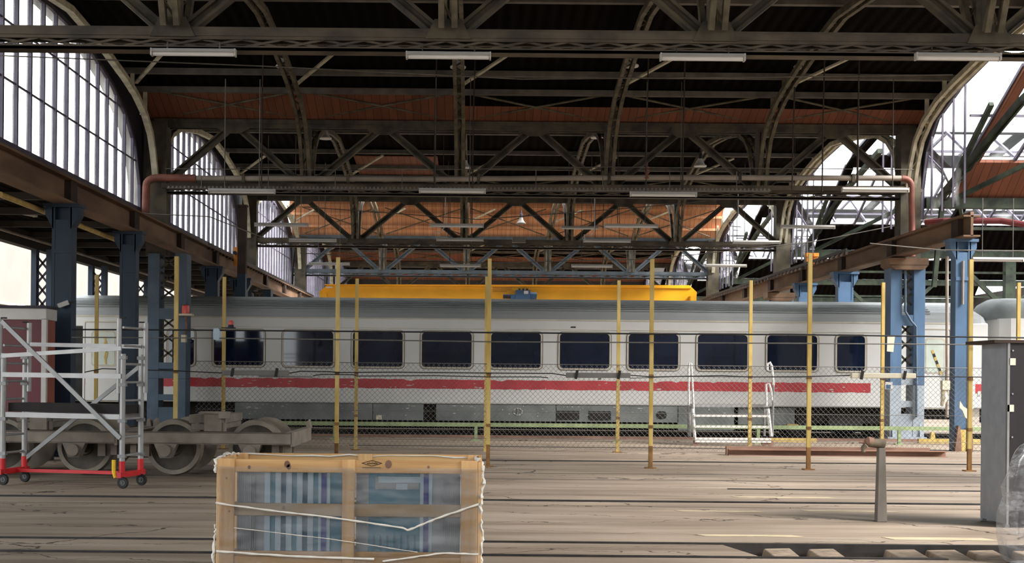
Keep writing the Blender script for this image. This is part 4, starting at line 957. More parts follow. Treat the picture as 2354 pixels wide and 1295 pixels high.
# green rail and dark rails in front of the coach
t = thing('barrier_rail', 'long pale green pipe rail on low stands running in front of the coach', 'rail', (0, 34.2, 0))
a, b = W(640, 973, 34.2), W(2262, 987, 34.2)
MB().bar(a, b, .09, .1).build('rail_bar', 'green_bar', t)
for j in range(5): p = a.lerp(b, (j + .4) / 5); MB().box(p.x - .04, p.x + .04, 34.16, 34.24, 0, p.z - .04).box(p.x - .12, p.x + .12, 34.1, 34.3, 0, .02).build('stand', 'green_bar', t)
t = thing('pit_edge_beam', 'low rusty steel edge beam on the floor along the coach track', 'beam', (2, 35.9, 0))
MB().box(-8, 15.5, 35.95, 36.02, 0, .07).build('edge_beam', 'rust_steel', t); 
t = thing('yellow_edge_strip', 'yellow painted steel edge strip on the floor left of the right lattice column', 'strip', (9, 35.4, 0))
p, q = W(1752, 1011, 34.9), W(1882, 1012, 34.9); MB().box(p.x, q.x, 35.1, 35.22, 0, .1).build('strip', 'post_yellow', t)
t = thing('yellow_edge_strip', 'yellow painted steel edge strip on the floor right of the right lattice column', 'strip', (13, 35.4, 0))
p, q = W(2118, 1015, 34.9), W(2260, 1016, 34.9); MB().box(p.x, q.x, 35.1, 35.22, 0, .12).build('strip', 'post_yellow', t)
for x in (2145, 2230): c = W(x, 1000, 35.1); MB().prism([(c.x - .07, 35.1, .12), (c.x + .07, 35.1, .12), (c.x + .04, 35.1, .3), (c.x - .04, 35.1, .3)], (0, .1, 0)).build('bracket', 'post_yellow', t)
# rusty beams lying on the floor
p, q = W(1672, 1040, 28.9), W(2172, 1041, 28.9); t = thing('rusty_channel', 'long rusty steel channel lying on the floor by the far yellow posts', 'beam', ((p.x + q.x) / 2, 28.9, 0))
MB().box(p.x, q.x, 28.85, 28.87, 0, .13).box(p.x, q.x, 28.72, 28.87, .12, .14).box(p.x, q.x, 28.72, 28.87, 0, .015).build('channel', 'rust_steel', t)
MB().box(p.x, q.x - .3, 29.0, 29.12, 0, .19).build('flat_bar', 'rust_steel', t)
# ================================================================ fences
def fence(name, label, Y, px, top, base_h, rust, chain):
    t = thing(name, label, 'fence', (2.0, Y, 0))
    for x, tp in px:
        b = W(x, 865, Y); h = W(x, tp, Y).z
        r = .036
        hf = .42 if rust else .2
        p = MB(); p.box(b.x - r, b.x + r, Y - r, Y + r, hf, h); po = p.build('fence_post', 'post_yellow', t)
        MB().box(b.x - r, b.x + r, Y - r, Y + r, 0, hf).build('rusty_foot', 'post_rust' if rust else 'post_yellow', po)
        MB().box(b.x - .1, b.x + .1, Y - .1, Y + .1, 0, .02).build('foot_plate', 'post_rust', po)
        for z in (.75, 1.7): MB().box(b.x - r - .006, b.x + r + .006, Y - r - .006, Y + r + .006, z, z + .06).build('wire_clip', 'post_rust', po)
    return t
near = fence('wire_fence', 'near row of tall yellow posts with black cables', 24.45, [(404, 590), (775, 592), (1123.5, 595), (1497, 596), (1860, 583), (2230, 597)], 0, 0, True, False)
far = fence('chain_link_fence', 'far row of yellow posts with wire mesh, right in front of the coach', 29.5, [(221, 632), (514, 637), (819, 641), (1421, 645), (1724.5, 645), (2028.5, 650), (2340, 650)], 0, 0, False, True)
MB().box(W(1118, 865, 29.5).x - .045, W(1118, 865, 29.5).x + .045, 29.45, 29.55, 0, 3.95).build('fence_post', 'post_yellow', far)
# chain link: crossing wires
m = MB(); xa, xb = W(450, 900, 29.45).x, W(2262, 900, 29.45).x; zb, zt = .06, 1.98; pit = .115
H = zt - zb; r = .003
def wire(x0, z0, x1, z1, y):
    d = Vector((x1 - x0, 0, z1 - z0)).normalized(); n = Vector((-d.z, 0, d.x)) * r; a = Vector((x0, y, z0)); b = Vector((x1, y, z1)); f = Vector((0, -r * 1.6, 0))
    m.add([a + n, a - n, a + f, b + n, b - n, b + f], [(0, 3, 5, 2), (2, 5, 4, 1), (1, 4, 3, 0)])
n = int((xb - xa + H) / pit)
for j in range(n):
    x = xa - H + j * pit
    for sg in (1, -1):
        x0, z0, x1, z1 = (x, zb, x + H, zt) if sg > 0 else (x, zt, x + H, zb)
        if x0 < xa: z0 += (z1 - z0) * (xa - x0) / (x1 - x0); x0 = xa
        if x1 > xb: z1 = z0 + (z1 - z0) * (xb - x0) / (x1 - x0); x1 = xb
        if x1 > x0: wire(x0, z0, x1, z1, 29.44 + (.004 if sg > 0 else 0))
m.build('chain_link_mesh', 'wire', far)
m = MB(); m.tube([(xa, 29.44, zt), (xb, 29.44, zt)], .008, 5).tube([(xa, 29.44, .9), (xb, 29.44, .9)], .006, 5).tube([(xa, 29.44, .3), (xb, 29.44, .3)], .006, 5); m.build('tension_wire', 'wire', far)
# cables on the near row
Y = 24.38
def line(pts, r, name, mt, par): return MB().tube([W(a, b, Y) for a, b in pts], r, 6).build(name, mt, par)
line([(165, 758), (404, 759), (775, 762), (1123, 765), (1497, 768), (1860, 770), (2354, 777)], .016, 'cable', 'cable_black', near)
line([(165, 776), (404, 777), (775, 781), (1123, 786), (1497, 788), (1860, 790), (2290, 793)], .013, 'cable', 'wire', near)
line([(195, 856), (235, 848), (404, 853), (512, 858), (668, 858), (690, 854), (760, 855), (775, 857), (900, 856), (1100, 858), (1270, 859), (1302, 864)], .011, 'cable', 'cable_black', near)
line([(720, 864), (740, 861), (812, 862), (820, 865), (1000, 864), (1120, 867), (1240, 867), (1260, 869)], .01, 'cable', 'cable_black', near)
line([(1448, 863), (1497, 867), (1660, 864), (1720, 867), (1850, 866), (1950, 864), (1962, 860)], .011, 'cable', 'cable_black', near)
line([(1448, 870), (1560, 866), (1840, 868), (1955, 862)], .009, 'cable', 'wire', near)
line([(2100, 866), (2230, 867), (2290, 868)], .011, 'cable', 'cable_black', near)
for n_, (x0, x1, y, lb, mt) in enumerate([(511, 664, 857.5, 'grey tube lamp tied to the fence cable below the leftmost large coach window', 'tray_grey'), (1301, 1449, 863, 'grey tube lamp tied to the fence cable in the middle, above the red stripe', 'tray_grey'), (1956, 2104, 864, 'pale tube lamp tied to the fence cable before the bright blue lattice column', 'sign_cream')]):
    a, b = W(x0, y, Y - .08), W(x1, y + .6, Y - .08); c = (a + b) / 2
    t = thing('fence_lamp', lb, 'lamp', c, 'lamps tied to the fence cable')
    MB().bar(a, b, .1, .095).build('lamp_housing', mt, t, bevel=.012)
    for u in (.16, .82): p = a.lerp(b, u); MB().bar(p + Vector((-.015, -.055, -.07)), p + Vector((.015, -.055, .09)), .05, .03).build('tie_strap', 'rubber', t)
    MB().bar(a.lerp(b, .55) + Vector((0, .02, -.065)), b.lerp(a, -.35 if n_ == 0 else .5) + Vector((0, .02, -.07)), .05, .03).build('cable_channel', 'tray_grey', t)
# white plate hanging on cable
p = W(499, 765, Y); tag(MB().prism(rrect(p.x - .06, p.x + .06, p.z - .14, p.z + .08, .04, Y - .07), (0, .02, 0)).build('hanging_tag', 'pack_white'), 'small white plate hanging on the black cable by the second coach window', 'plate')
# red signal lamps
p = W(427, 712, 35.9); t = thing('signal_lamp', 'red signal lamp on a bracket beside the left lattice column', 'lamp', p)
MB().lathe(p, (0, 0, 1), [(-.12, .11), (.0, .11), (.1, .1), (.13, .07)], 16).build('red_dome', 'signal_red', t, smooth=True)
MB().box(p.x - .24, p.x + .2, 35.75, 36.05, p.z - .17, p.z - .12).build('bracket_plate', 'sign_cream', t)
MB().tube([p + Vector((0, 0, -.15)), p + Vector((.03, 0, -.55)), p + Vector((-.05, 0, -.75))], .03, 8).build('bracket_arm', 'rust_steel', t)
MB().box(p.x - .1, p.x + .02, 35.8, 36.0, p.z - .9, p.z - .7).build('junction_box', 'sign_cream', t)
p = W(531, 745, 29.35); t = thing('signal_lamp', 'small red signal lamp on a shelf at the second far fence post', 'lamp', p)
MB().lathe(p, (0, 0, 1), [(-.02, .055), (.05, .055), (.08, .03)], 14).build('red_dome', 'signal_red', t)
MB().lathe(p, (0, 0, 1), [(-.08, .07), (-.02, .06)], 14).build('lamp_base', 'dark_frame', t)
MB().box(p.x - .2, p.x + .1, 29.25, 29.42, p.z - .1, p.z - .08).build('shelf', 'dark_frame', t)
# camera on left column
p = W(147, 700, 26.2); t = thing('security_camera', 'white camera fixed to the nearest crane column on the left', 'camera', p)
MB().bar(p + Vector((-.1, -.05, -.04)), p + Vector((.1, -.02, .04)), .09, .09).build('camera_body', 'white_enamel', t); MB().bar(p + Vector((.08, 0, .03)), p + Vector((.16, .1, .05)), .03, .03).build('camera_arm', 'dark_frame', t)
# ================================================================ white work platform by the coach
Yw = 33.0; t = thing('work_platform', 'white tubular access platform standing between far fence and coach', 'platform', (W(1680, 1000, Yw).x, Yw, 0))
def T(pts, r=.03, name='tube', mt='lamp_white', d=0): return MB().tube([W(a, b, Yw + d) for a, b in pts], r, 8).build(name, mt, t)
T([(1583, 846), (1585, 835), (1589, 836), (1591, 870), (1594, 930), (1597, 1006)], .028, 'handrail')
T([(1583, 846), (1584, 990)], .028, 'handrail', d=.5)
T([(1764, 852), (1764, 838), (1770, 834), (1774, 842), (1778, 886)], .034, 'handrail')
T([(1778, 886), (1776, 1004)], .028, 'handrail', 'alu_dull')
T([(1762, 935), (1761, 884), (1768, 882), (1773, 900), (1775, 921)], .032, 'guard_hoop')
T([(1765, 940), (1768, 965), (1773, 1004)], .045, 'leg'); T([(1757, 940), (1757, 1003)], .03, 'leg', 'alu_dull', .5)
T([(1584, 932), (1585, 1004)], .05, 'leg', 'alu_dull', .3); T([(1592, 940), (1597, 1006)], .04, 'leg')
for y in (956, 981): 
    a, b = W(1594, y, Yw), W(1766, y + 1, Yw); MB().bar(a, b, .16, .05).build('tread', 'lamp_white', t)
a, b = W(1590, 932, Yw + .4), W(1764, 933, Yw + .4); MB().bar(a, b, .5, .08).build('deck', 'alu', t)
for y in (1009, 1015): a, b = W(1597, y, Yw - .2), W(1772, y + 1, Yw - .2); MB().bar(a, b, .1, .05).build('base_tube', 'lamp_white', t)
for x in (1600, 1757, 1771): p = W(x, 1018, Yw - .2); MB().lathe((p.x, p.y - .03, .08), (0, 1, 0), [(0, .02), (0, .08), (.05, .08), (.05, .02)], 14).build('castor', 'rust_steel', t)
# white flag-like sheet tied on the far fence, right
tag(MB().prism([W(2207, 922, 29.3), W(2215, 935, 29.3), W(2226, 942, 29.3), W(2226, 965, 29.3), W(2219, 960, 29.3), W(2213, 944, 29.3), W(2206, 938, 29.3)], (0, .04, .0)).build('cloth_rag', 'sign_cream'), 'cream rag tied to the fence beside the last near post', 'rag')
# ================================================================ maroon cabin on the left
p = W(104, 722, 24.9); t = thing('maroon_cabin', 'maroon cabin with white corner frame behind the scaffold', 'cabin', (-9, 25.2, 0))
xr = p.x; zt = 2.92
MB().box(-11.5, xr - .02, 24.95, 25.5, .25, zt - .2).build('wall_panel', 'maroon', t)
MB().box(-11.5, xr + .02, 24.9, 25.55, zt - .22, zt).build('roof_frame', 'white_enamel', t, bevel=.01)
MB().box(-11.6, xr + .05, 24.85, 25.6, zt, zt + .05).build('roof_sheet', 'dark_frame', t)
MB().box(xr - .07, xr + .02, 24.9, 25.0, .25, zt - .2).build('corner_post', 'white_enamel', t)
MB().box(xr - .02, xr, 25.0, 25.5, .25, zt - .2).build('side_panel', 'brick_red', t)
MB().box(-11.5, xr, 24.95, 25.5, 0, .25).build('base_frame', 'under_dark', t)
# ================================================================ wheel bogies at the left
def bogie(xc, label):
    Yn, Yf = 21.72, 23.0
    t = thing('wheel_bogie', label, 'bogie', (xc, 22.4, 0), 'old wheel bogies')
    hb = 1.36
    for y0 in (21.05, 23.3):
        m = MB(); m.box(xc - hb, xc + hb, y0, y0 + .03, .565, .755).box(xc - hb, xc + hb, y0, y0 + .12, .735, .755).box(xc - hb, xc + hb, y0, y0 + .1, .56, .58); m.build('side_frame', 'frame_grey', t)
    for sg in (-1, 1):
        m = MB(); x = xc + sg * hb; m.box(x - .02, x + .02, 21.05, 23.42, .53, .76).box(min(x, x - sg * .1), max(x, x - sg * .1), 21.05, 23.42, .74, .76); m.build('end_beam', 'frame_grey', t)
        MB().prism([(x - .05, 23.2, .76), (x + .04, 23.2, .76), (x + .0, 23.2, .9), (x - .04, 23.2, .86)], (0, .2, 0)).build('end_lug', 'frame_grey', t)
        MB().box(x - sg * .3 - .06, x - sg * .3 + .06, 21.3, 21.42, .34, .56).box(x - sg * .1 - .05, x - sg * .1 + .05, 21.3, 21.42, .36, .56).build('brake_hanger', 'frame_grey', t)
    for dx in (-.68, .68):
        x = xc + dx
        ax = MB(); ax.tube([(x, 21.1, .47), (x, 23.35, .47)], .085, 14); w = ax.build('axle', 'wheel_dark', t)
        for yy, s in ((Yn, 1), (Yf, -1)):
            m = MB(); f = s
            m.lathe((x, yy, .475), (0, f, 0), [(-.09, .05), (-.1, .13), (-.05, .15), (-.02, .3), (-.05, .385), (-.075, .39)], 40, 0)
            m.lathe((x, yy, .475), (0, f, 0), [(-.075, .38), (-.075, .452), (.03, .458), (.05, .472), (.075, .472), (.08, .39), (.02, .2), (.06, .12), (.06, .05)], 40, 1)
            m.build('wheel', ['wheel_dark', 'wheel_rim'], t, smooth=True)
        for yy in (21.08, 23.3):
            b = MB(); b.hexa([(x - .09, yy - .03, .33), (x + .09, yy - .03, .33), (x + .09, yy + .16, .33), (x - .09, yy + .16, .33), (x - .19, yy - .03, .57), (x + .19, yy - .03, .57), (x + .19, yy + .16, .57), (x - .19, yy + .16, .57)])
            b.lathe((x, yy - .1, .45), (0, 1, 0), [(0, .07), (0, .1), (.08, .1)], 16); b.build('axle_box', 'frame_grey', t, bevel=.008)
    m = MB(); m.box(xc - .32, xc + .16, 21.3, 23.2, .78, .88).box(xc - .4, xc + .2, 21.5, 23.1, .88, 1.02); m.build('bolster', 'frame_grey', t, bevel=.01)
    m = MB(); m.box(xc - .1, xc + .18, 21.25, 21.5, .76, 1.06).box(xc - .18, xc + .28, 21.2, 21.55, 1.05, 1.08).box(xc + .14, xc + .28, 21.2, 21.5, .97, 1.05); m.build('side_bearer', 'frame_grey', t, bevel=.006)
    for dx in (-.22, .2): MB().tube([(xc + dx, 21.35, .76), (xc + dx, 21.35, .9)], .05, 12).build('spring_stub', 'frame_grey', t)
    for yy in (21.9, 22.9): MB().box(xc - .5, xc + .5, yy, yy + .1, .7, .78).build('cross_member', 'frame_grey', t)
    return t
x2 = (W(402, 1035, 21.7).x + W(588, 1035, 21.7).x) / 2
b1 = bogie(x2, 'rusty two-axle wheel bogie partly behind the wooden crate, right of the scaffold')
dup(b1, (x2 - 2.84, 22.4, 0), 'rusty two-axle wheel bogie behind the scaffold at the left edge', 'old wheel bogies')
# ================================================================ aluminium scaffold tower
Pn = {'LN': G(5, 1102), 'LF': None, 'RN': G(285, 1121), 'RF': None}
A = Vector((-7.07, 19.6, 0)); B = Vector((-5.17, 19.2, 0)); ax = (B - A).normalized(); nr = Vector((-ax.y, ax.x, 0))
if nr.y < 0: nr = -nr
D = .6; t = thing('scaffold_tower', 'aluminium mobile scaffold tower with black deck and red base at the left', 'scaffold', (A + B) / 2 + nr * D / 2)
def post(base, z0, z1, r=.032): return MB().tube([base + Vector((0, 0, z0)), base + Vector((0, 0, z1))], r, 10)
for nm, E in (('left', A), ('right', B)):
    for f, zt in ((0, 2.5), (1, 2.46)):
        b = E + nr * D * f
        post(b, .26, 1.98, .042).build('upright', 'alu', t); post(b + ax * .0 + nr * .0 + Vector((-.06 * (1 if f == 0 else -1), 0, 0)), 1.4, zt, .038).build('upper_upright', 'alu', t)
        post(b, .14, .4, .045).build('red_leg', 'red_paint', t)
        MB().box(b.x - .035, b.x + .035, b.y - .035, b.y + .035, zt, zt + .02).build('post_cap', 'rubber', t)
        # castor
        w = MB().lathe(b + Vector((.03, -.05, .087)), (.25, 1, 0), [(-.026, .03), (-.026, .078), (-.014, .085), (.014, .085), (.026, .078), (.026, .03)], 20).build('castor_wheel', 'rubber', t, smooth=True)
        MB().lathe(b + Vector((.03, -.05, .087)), (.25, 1, 0), [(-.026, .005), (-.026, .042), (.026, .042), (.026, .005)], 16).build('wheel_hub', 'alu', w)
        MB().box(b.x - .03, b.x + .05, b.y - .04, b.y + .03, .12, .17).build('castor_fork', 'alu', w)
    for j in range(9):
        z = .48 + .27 * j
        if z > 2.45: break
        MB().tube([E + Vector((0, 0, z)), E + nr * D + Vector((0, 0, z))], .018, 8).build('rung', 'alu', t)
    MB().bar(E + Vector((0, 0, .2)) - nr * .1, E + nr * (D + .1) + Vector((0, 0, .2)), .07, .08).build('red_base_beam', 'red_paint', t)
def br(p, q, name='brace', r=.025, mt='alu'): return MB().bar(p, q, .03, r * 2).build(name, mt, t)
Z = lambda z: Vector((0, 0, z))
br(A + Z(1.4) - nr * .04, B + Z(1.68) - nr * .04) if False else None
br(A + Z(1.94) - nr * .05, B + Z(2.06) - nr * .05, 'guard_rail', .03); br(A + nr * D + Z(2.13), B + nr * D + Z(2.1), 'guard_rail', .03)
br(A + Z(1.66) - nr * .05, B + Z(1.65) - nr * .05, 'guard_rail', .035)
br(A + Z(2.46) - nr * .06, B + Z(.74) - nr * .06, 'diagonal_brace', .032, 'alu_dull')
br(A + nr * D + Z(.35), B + nr * D + Z(1.82), 'diagonal_brace', .03, 'alu_dull')
MB().bar(A + nr * .34 + Z(1.17) + ax * .03, B + nr * .34 + Z(1.16) - ax * .03, .5, .13).build('deck_board', 'platform_black', t)
for f in (0.02, .98): MB().bar(A + nr * D * f + Z(1.06), B + nr * D * f + Z(1.05), .04, .075).build('deck_beam', 'alu', t)
MB().bar(A + nr * .34 + Z(.2), B + nr * .34 + Z(.2), .05, .05).build('red_spine', 'red_paint', t)
p = B - nr * .06 - ax * .1; MB().tube([p + Z(.42), p + Z(.25), p + Z(.16) + ax * .03], .03, 8).build('yellow_lever', 'yellow_plastic', t)
for E in (A, B):
    for f in (0, 1):
        for z in (.45, .97, 1.5, 1.9): q = E + nr * D * f; MB().box(q.x - .055, q.x + .055, q.y - .055, q.y + .055, z, z + .05).build('clamp', 'alu_dull', t)
# ================================================================ wooden crate with glazing packs
Yf = 10.35; Yb = 11.1
fx = lambda px: W(px, 1100, Yf).x
xl, xr = fx(499), fx(1108); zt = W(800, 1057, Yf).z
t = thing('wooden_crate', 'pine slat crate wrapped in clear film, full of blue and grey panels', 'crate', ((xl + xr) / 2, (Yf + Yb) / 2, 0))
def V(px0, px1, py0, py1): return W(px0, py1, Yf), W(px1, py0, Yf)
def board(x0, x1, y0, y1, z0, z1, mt, name='slat', bev=.006): return MB().box(x0, x1, y0, y1, z0, z1).build(name, mt, t, bevel=bev)
zb_ = W(800, 1088, Yf).z
board(fx(538), fx(1062), Yf + .0, Yf + .025, zb_, zt - .005, 'wood_pine', 'top_rail')
zm0, zm1 = W(800, 1189, Yf).z, W(800, 1160, Yf).z; board(fx(530), fx(1075), Yf + .03, Yf + .055, zm0, zm1, 'wood_grey', 'middle_rail')
zl1 = W(800, 1270, Yf).z; board(fx(530), fx(1075), Yf + .03, Yf + .055, .06, zl1, 'wood_pine', 'bottom_rail'); board(fx(538), fx(1062), Yf, Yf + .025, .1, W(800, 1281, Yf).z, 'wood_pine', 'bottom_rail')
for a, b, nm in ((502, 540, 'corner_post'), (787, 816, 'middle_post'), (1060, 1098, 'corner_post')): board(fx(a), fx(b), Yf - .02, Yf + .005, .0, zt, 'wood_pine_post', nm)
for a, b in ((499, 503), (1098, 1108)): board(fx(a), fx(b), Yf - .02, Yf + .1, .0, zt - .01, 'wood_pine_post', 'corner_post')
board(xl, xr, Yb, Yb + .025, zt - .12, zt, 'wood_pine', 'back_rail'); board(xl, xr, Yb, Yb + .025, .1, .25, 'wood_pine', 'back_rail'); board(xl, xr, Yb, Yb + .025, .5, .62, 'wood_pine', 'back_rail')
for a in (xl, (xl + xr) / 2, xr - .12): board(a, a + .12, Yb - .025, Yb, 0, zt, 'wood_pine_post', 'back_post')
for a in (xl, xr - .025):
    board(a, a + .025, Yf + .1, Yb, zt - .1, zt, 'wood_pine', 'side_rail'); board(a, a + .025, Yf + .1, Yb, .1, .22, 'wood_pine', 'side_rail'); board(a, a + .025, Yf + .1, Yb, .5, .62, 'wood_pine', 'side_rail')
board(xl, xr, Yf, Yb, .0, .06, 'wood_grey', 'pallet_base')
# knots and stamped mark
k = MB()
for px, py, r_ in ((660, 1068, .03), (664, 1074, .022), (573, 1075, .016), (893, 1068, .035), (985, 1075, .014), (985, 1090, .01), (652, 1168, .015), (527, 1176, .01), (521, 1100, .008)):
    p = W(px, py, Yf - .003 if 540 < px < 1060 and py < 1100 else Yf - .022); k.prism([p + Vector((r_ * math.cos(a) * .8, 0, r_ * math.sin(a))) for a in [j * math.pi / 4 for j in range(8)]], (0, .004, 0))
k.build('wood_knots', 'rust_steel', t)
c = W(855, 1065.5, Yf - .006); o_ = [c + Vector(v) for v in ((-.085, 0, 0), (0, 0, .025), (.085, 0, 0), (0, 0, -.025))]; i_ = [c + (p - c) * .82 for p in o_]
m = MB(); ring(m, o_, i_, (0, .005, 0))
for j in range(7):
    a = c + Vector((-.038 + .012 * j, 0, -.004)); m.bar(a, a + Vector((.008, 0, .012 if j % 2 else .006)), .003, .004); m.bar(a, a + Vector((.01, 0, 0)), .003, .003)
for j in range(12): a = c + Vector((-.075 + .0125 * j, 0, -.035)); m.bar(a, a + Vector((.008, 0, 0)), .003, .006)
m.build('stamped_mark', 'ink', t)
# wrap: film sheets, crumpled edges, twisted straps
def sheet(x0, x1, z0, z1, y, nx, nz, amp, name):
    m = MB(); vs = []
    for j in range(nz + 1):
        for i in range(nx + 1):
            x = x0 + (x1 - x0) * i / nx; z = z0 + (z1 - z0) * j / nz
            vs.append((x, y - amp * abs(math.sin(x * 7 + z * 5) * math.sin(z * 9 - x * 2.3)) - .002, z))
    m.add(vs, [(j * (nx + 1) + i, j * (nx + 1) + i + 1, (j + 1) * (nx + 1) + i + 1, (j + 1) * (nx + 1) + i) for j in range(nz) for i in range(nx)])
    return m.build(name, 'plastic_film', t, smooth=True)
sheet(xl + .01, xr - .01, .02, zt - .06, Yf - .028, 60, 24, .008, 'film_wrap')
def rope(pts, r, mt='strap_white', name='film_strap', dy=-.04):
    P = [W(a, b, Yf + dy) for a, b in pts]; return MB().tube(P, [r * (1 + .25 * math.sin(i * 2.1)) for i in range(len(P))], 7).build(name, mt, t, smooth=True)
def dense(pts, n):
    out = []
    for a, b in zip(pts[:-1], pts[1:]): out += [(a[0] + (b[0] - a[0]) * j / n, a[1] + (b[1] - a[1]) * j / n + rnd.uniform(-.6, .6)) for j in range(n)]
    return out + [pts[-1]]
rope(dense([(496, 1157), (640, 1177), (760, 1190), (925, 1214), (938, 1220)], 8), .0075); rope(dense([(938, 1220), (1000, 1194), (1100, 1160)], 8), .0085)
rope(dense([(497, 1268), (660, 1279), (860, 1286)], 8), .009); rope(dense([(880, 1291), (1020, 1272), (1100, 1275)], 8), .007)
rope(dense([(538, 1214), (760, 1240), (960, 1270)], 6), .003)
def crumple(pts, r, name='crumpled_film'):
    P = []
    for a, b in zip(pts[:-1], pts[1:]):
        for j in range(6): P.append(Vector(a).lerp(Vector(b), j / 6) + Vector((rnd.uniform(-.012, .012), rnd.uniform(-.02, .0), rnd.uniform(-.01, .01))))
    P.append(Vector(pts[-1])); return MB().tube(P, [r * rnd.uniform(.4, 1.5) for _ in P], 6).build(name, 'strap_white', t)
crumple([W(497, 1085, Yf), W(495, 1060, Yf), W(508, 1050, Yf + .1), W(535, 1042, Yf + .6), W(548, 1043, Yb)], .012)
crumple([W(545, 1044, Yb), W(800, 1048, Yb), W(1094, 1052, Yb)], .006)
crumple([W(1094, 1052, Yb), W(1104, 1060, Yf + .2), W(1109, 1075, Yf), W(1112, 1110, Yf), W(1104, 1150, Yf), W(1106, 1190, Yf), W(1110, 1240, Yf), W(1104, 1295, Yf)], .014)
crumple([W(497, 1208, Yf), W(496, 1240, Yf), W(492, 1295, Yf)], .012)
# contents: two panel packs
py0, py1 = 1091, 1272
def strips(name, label, spans, y0, y1):
    q = thing(name, label, 'panel pack', ((fx(spans[0][0]) + fx(spans[-1][1])) / 2, (y0 + y1) / 2, .06), 'panel packs in the crate')
    for a, b, mt, d, nm in spans: MB().box(W(a, 1100, Yf).x, W(b, 1100, Yf).x, y0 + d, y1, .065, zt - .06).build(nm, mt, q)
    return q
L = [(541, 575, 'pack_grey', .0, 'end_pad')]
L += [(575, 604, 'pack_grey', .02, 'edge_board')]
x = 604
while x < 732:
    L.append((x, x + 13, 'pack_white', .015, 'white_spacer')); L.append((x + 13, x + 25, 'teal_dark' if (x // 25) % 2 else 'teal_pack', .03, 'glass_panel')); x += 25
L += [(729, 736, 'pack_white', .01, 'edge_profile'), (736, 748, 'tape_blue', .0, 'blue_tape'), (748, 756, 'pack_white', .01, 'edge_profile'), (756, 786, 'teal_pack', .03, 'end_panel')]
pk = strips('panel_pack', 'pack of grey, white and teal strips in the left half of the wooden crate', L, Yf + .08, Yb - .08)
m = MB(); 
for j in range(9): xx = fx(545 + j * 4.6); m.box(xx, xx + .006, Yf + .072, Yf + .085, .08, zt - .07)
m.build('board_ribs', 'pack_dark', pk)
R = [(817, 845, 'pack_grey', .02, 'edge_board'), (845, 965, 'teal_pack', .03, 'glass_panel'), (965, 973, 'pack_white', .01, 'edge_profile'), (973, 985, 'tape_blue', .0, 'blue_tape'), (985, 993, 'pack_white', .01, 'edge_profile'), (993, 1018, 'pack_grey', .02, 'edge_board'), (1018, 1058, 'pack_grey', .0, 'end_pad')]
pk = strips('panel_pack', 'pack of wide teal panels in the right half of the wooden crate', R, Yf + .08, Yb - .08)
m = MB()
for j in range(9): xx = fx(1020 + j * 4.4); m.box(xx, xx + .006, Yf + .072, Yf + .085, .08, zt - .07)
m.build('board_ribs', 'pack_dark', pk)
a, b = W(862, 1125, Yf + .1), W(963, 1098, Yf + .1); MB().box(a.x, b.x, Yf + .1, Yf + .108, a.z, b.z).build('silver_sheet', 'pack_grey', pk)
a, b = W(870, 1110, Yf + .1), W(966, 1097, Yf + .1); s_ = MB().box(a.x, b.x, Yf + .094, Yf + .1, a.z, b.z).build('white_label', 'pack_white', pk)
a, b = W(911, 1126, Yf + .1), W(937, 1113, Yf + .1); MB().box(a.x, b.x, Yf + .09, Yf + .1, a.z, b.z).build('white_label', 'pack_white', pk)
m = MB()
for j in range(7): xx = fx(855 + j * 16); m.box(xx, xx + .02, Yf + .104, Yf + .115, .08, .42)
m.build('panel_joints', 'teal_dark', pk)
# ================================================================ vise post
Yv = 15.65; a, b = W(2018, 1198, Yv), W(2038, 1198, Yv)
t = thing('vise_post', 'steel pillar with an old pipe vise on top, right foreground', 'vise stand', ((a.x + b.x) / 2, Yv, 0))
zt = W(2024, 1030, Yv).z; c0, c1 = W(2013, 1197, Yv).x, W(2036, 1197, Yv).x; d0, d1 = W(2018, 1030, Yv).x, W(2033, 1030, Yv).x
MB().hexa([(c0, Yv - .06, 0), (c1, Yv - .06, 0), (c1, Yv + .06, 0), (c0, Yv + .06, 0), (d0, Yv - .05, zt), (d1, Yv - .05, zt), (d1, Yv + .05, zt), (d0, Yv + .05, zt)]).build('post', 'vise_post', t, bevel=.006)
MB().prism([(c1 - .0, Yv + .02, 0), (c1 + .02, Yv + .02, 0), (d1 + .015, Yv + .02, .62), (d1 - .0, Yv + .02, .62)], (0, .1, 0)).build('rear_fin', 'dark_stiffener', t)
p = [W(x_, y_, Yv) for x_, y_ in ((1975, 1017), (1988, 1017), (1992, 1015), (1994, 1016), (2033, 1020))]
m = MB(); m.tube([p[0], W(1992, 1017.5, Yv)], [.012, .02], 10); m.tube([W(1990, 1017, Yv), W(1996, 1015, Yv), W(2006, 1017, Yv)], [.035, .06, .055], 14); m.build('vise_spindle', 'rust_steel', t, smooth=True)
m = MB(); m.tube([W(1995, 1018, Yv), W(1998, 1018, Yv), W(2030, 1021, Yv), W(2034, 1022, Yv)], [.04, .056, .058, .045], 18); m.build('vise_body', 'vise_iron', t, smooth=True)
m = MB(); m.tube([W(1990, 1024, Yv - .03), W(1984, 1030, Yv - .03), W(1983, 1037, Yv - .03), W(1988, 1040, Yv - .03)], [.03, .028, .02, .022], 10); m.build('vise_jaw', 'vise_iron', t, smooth=True)
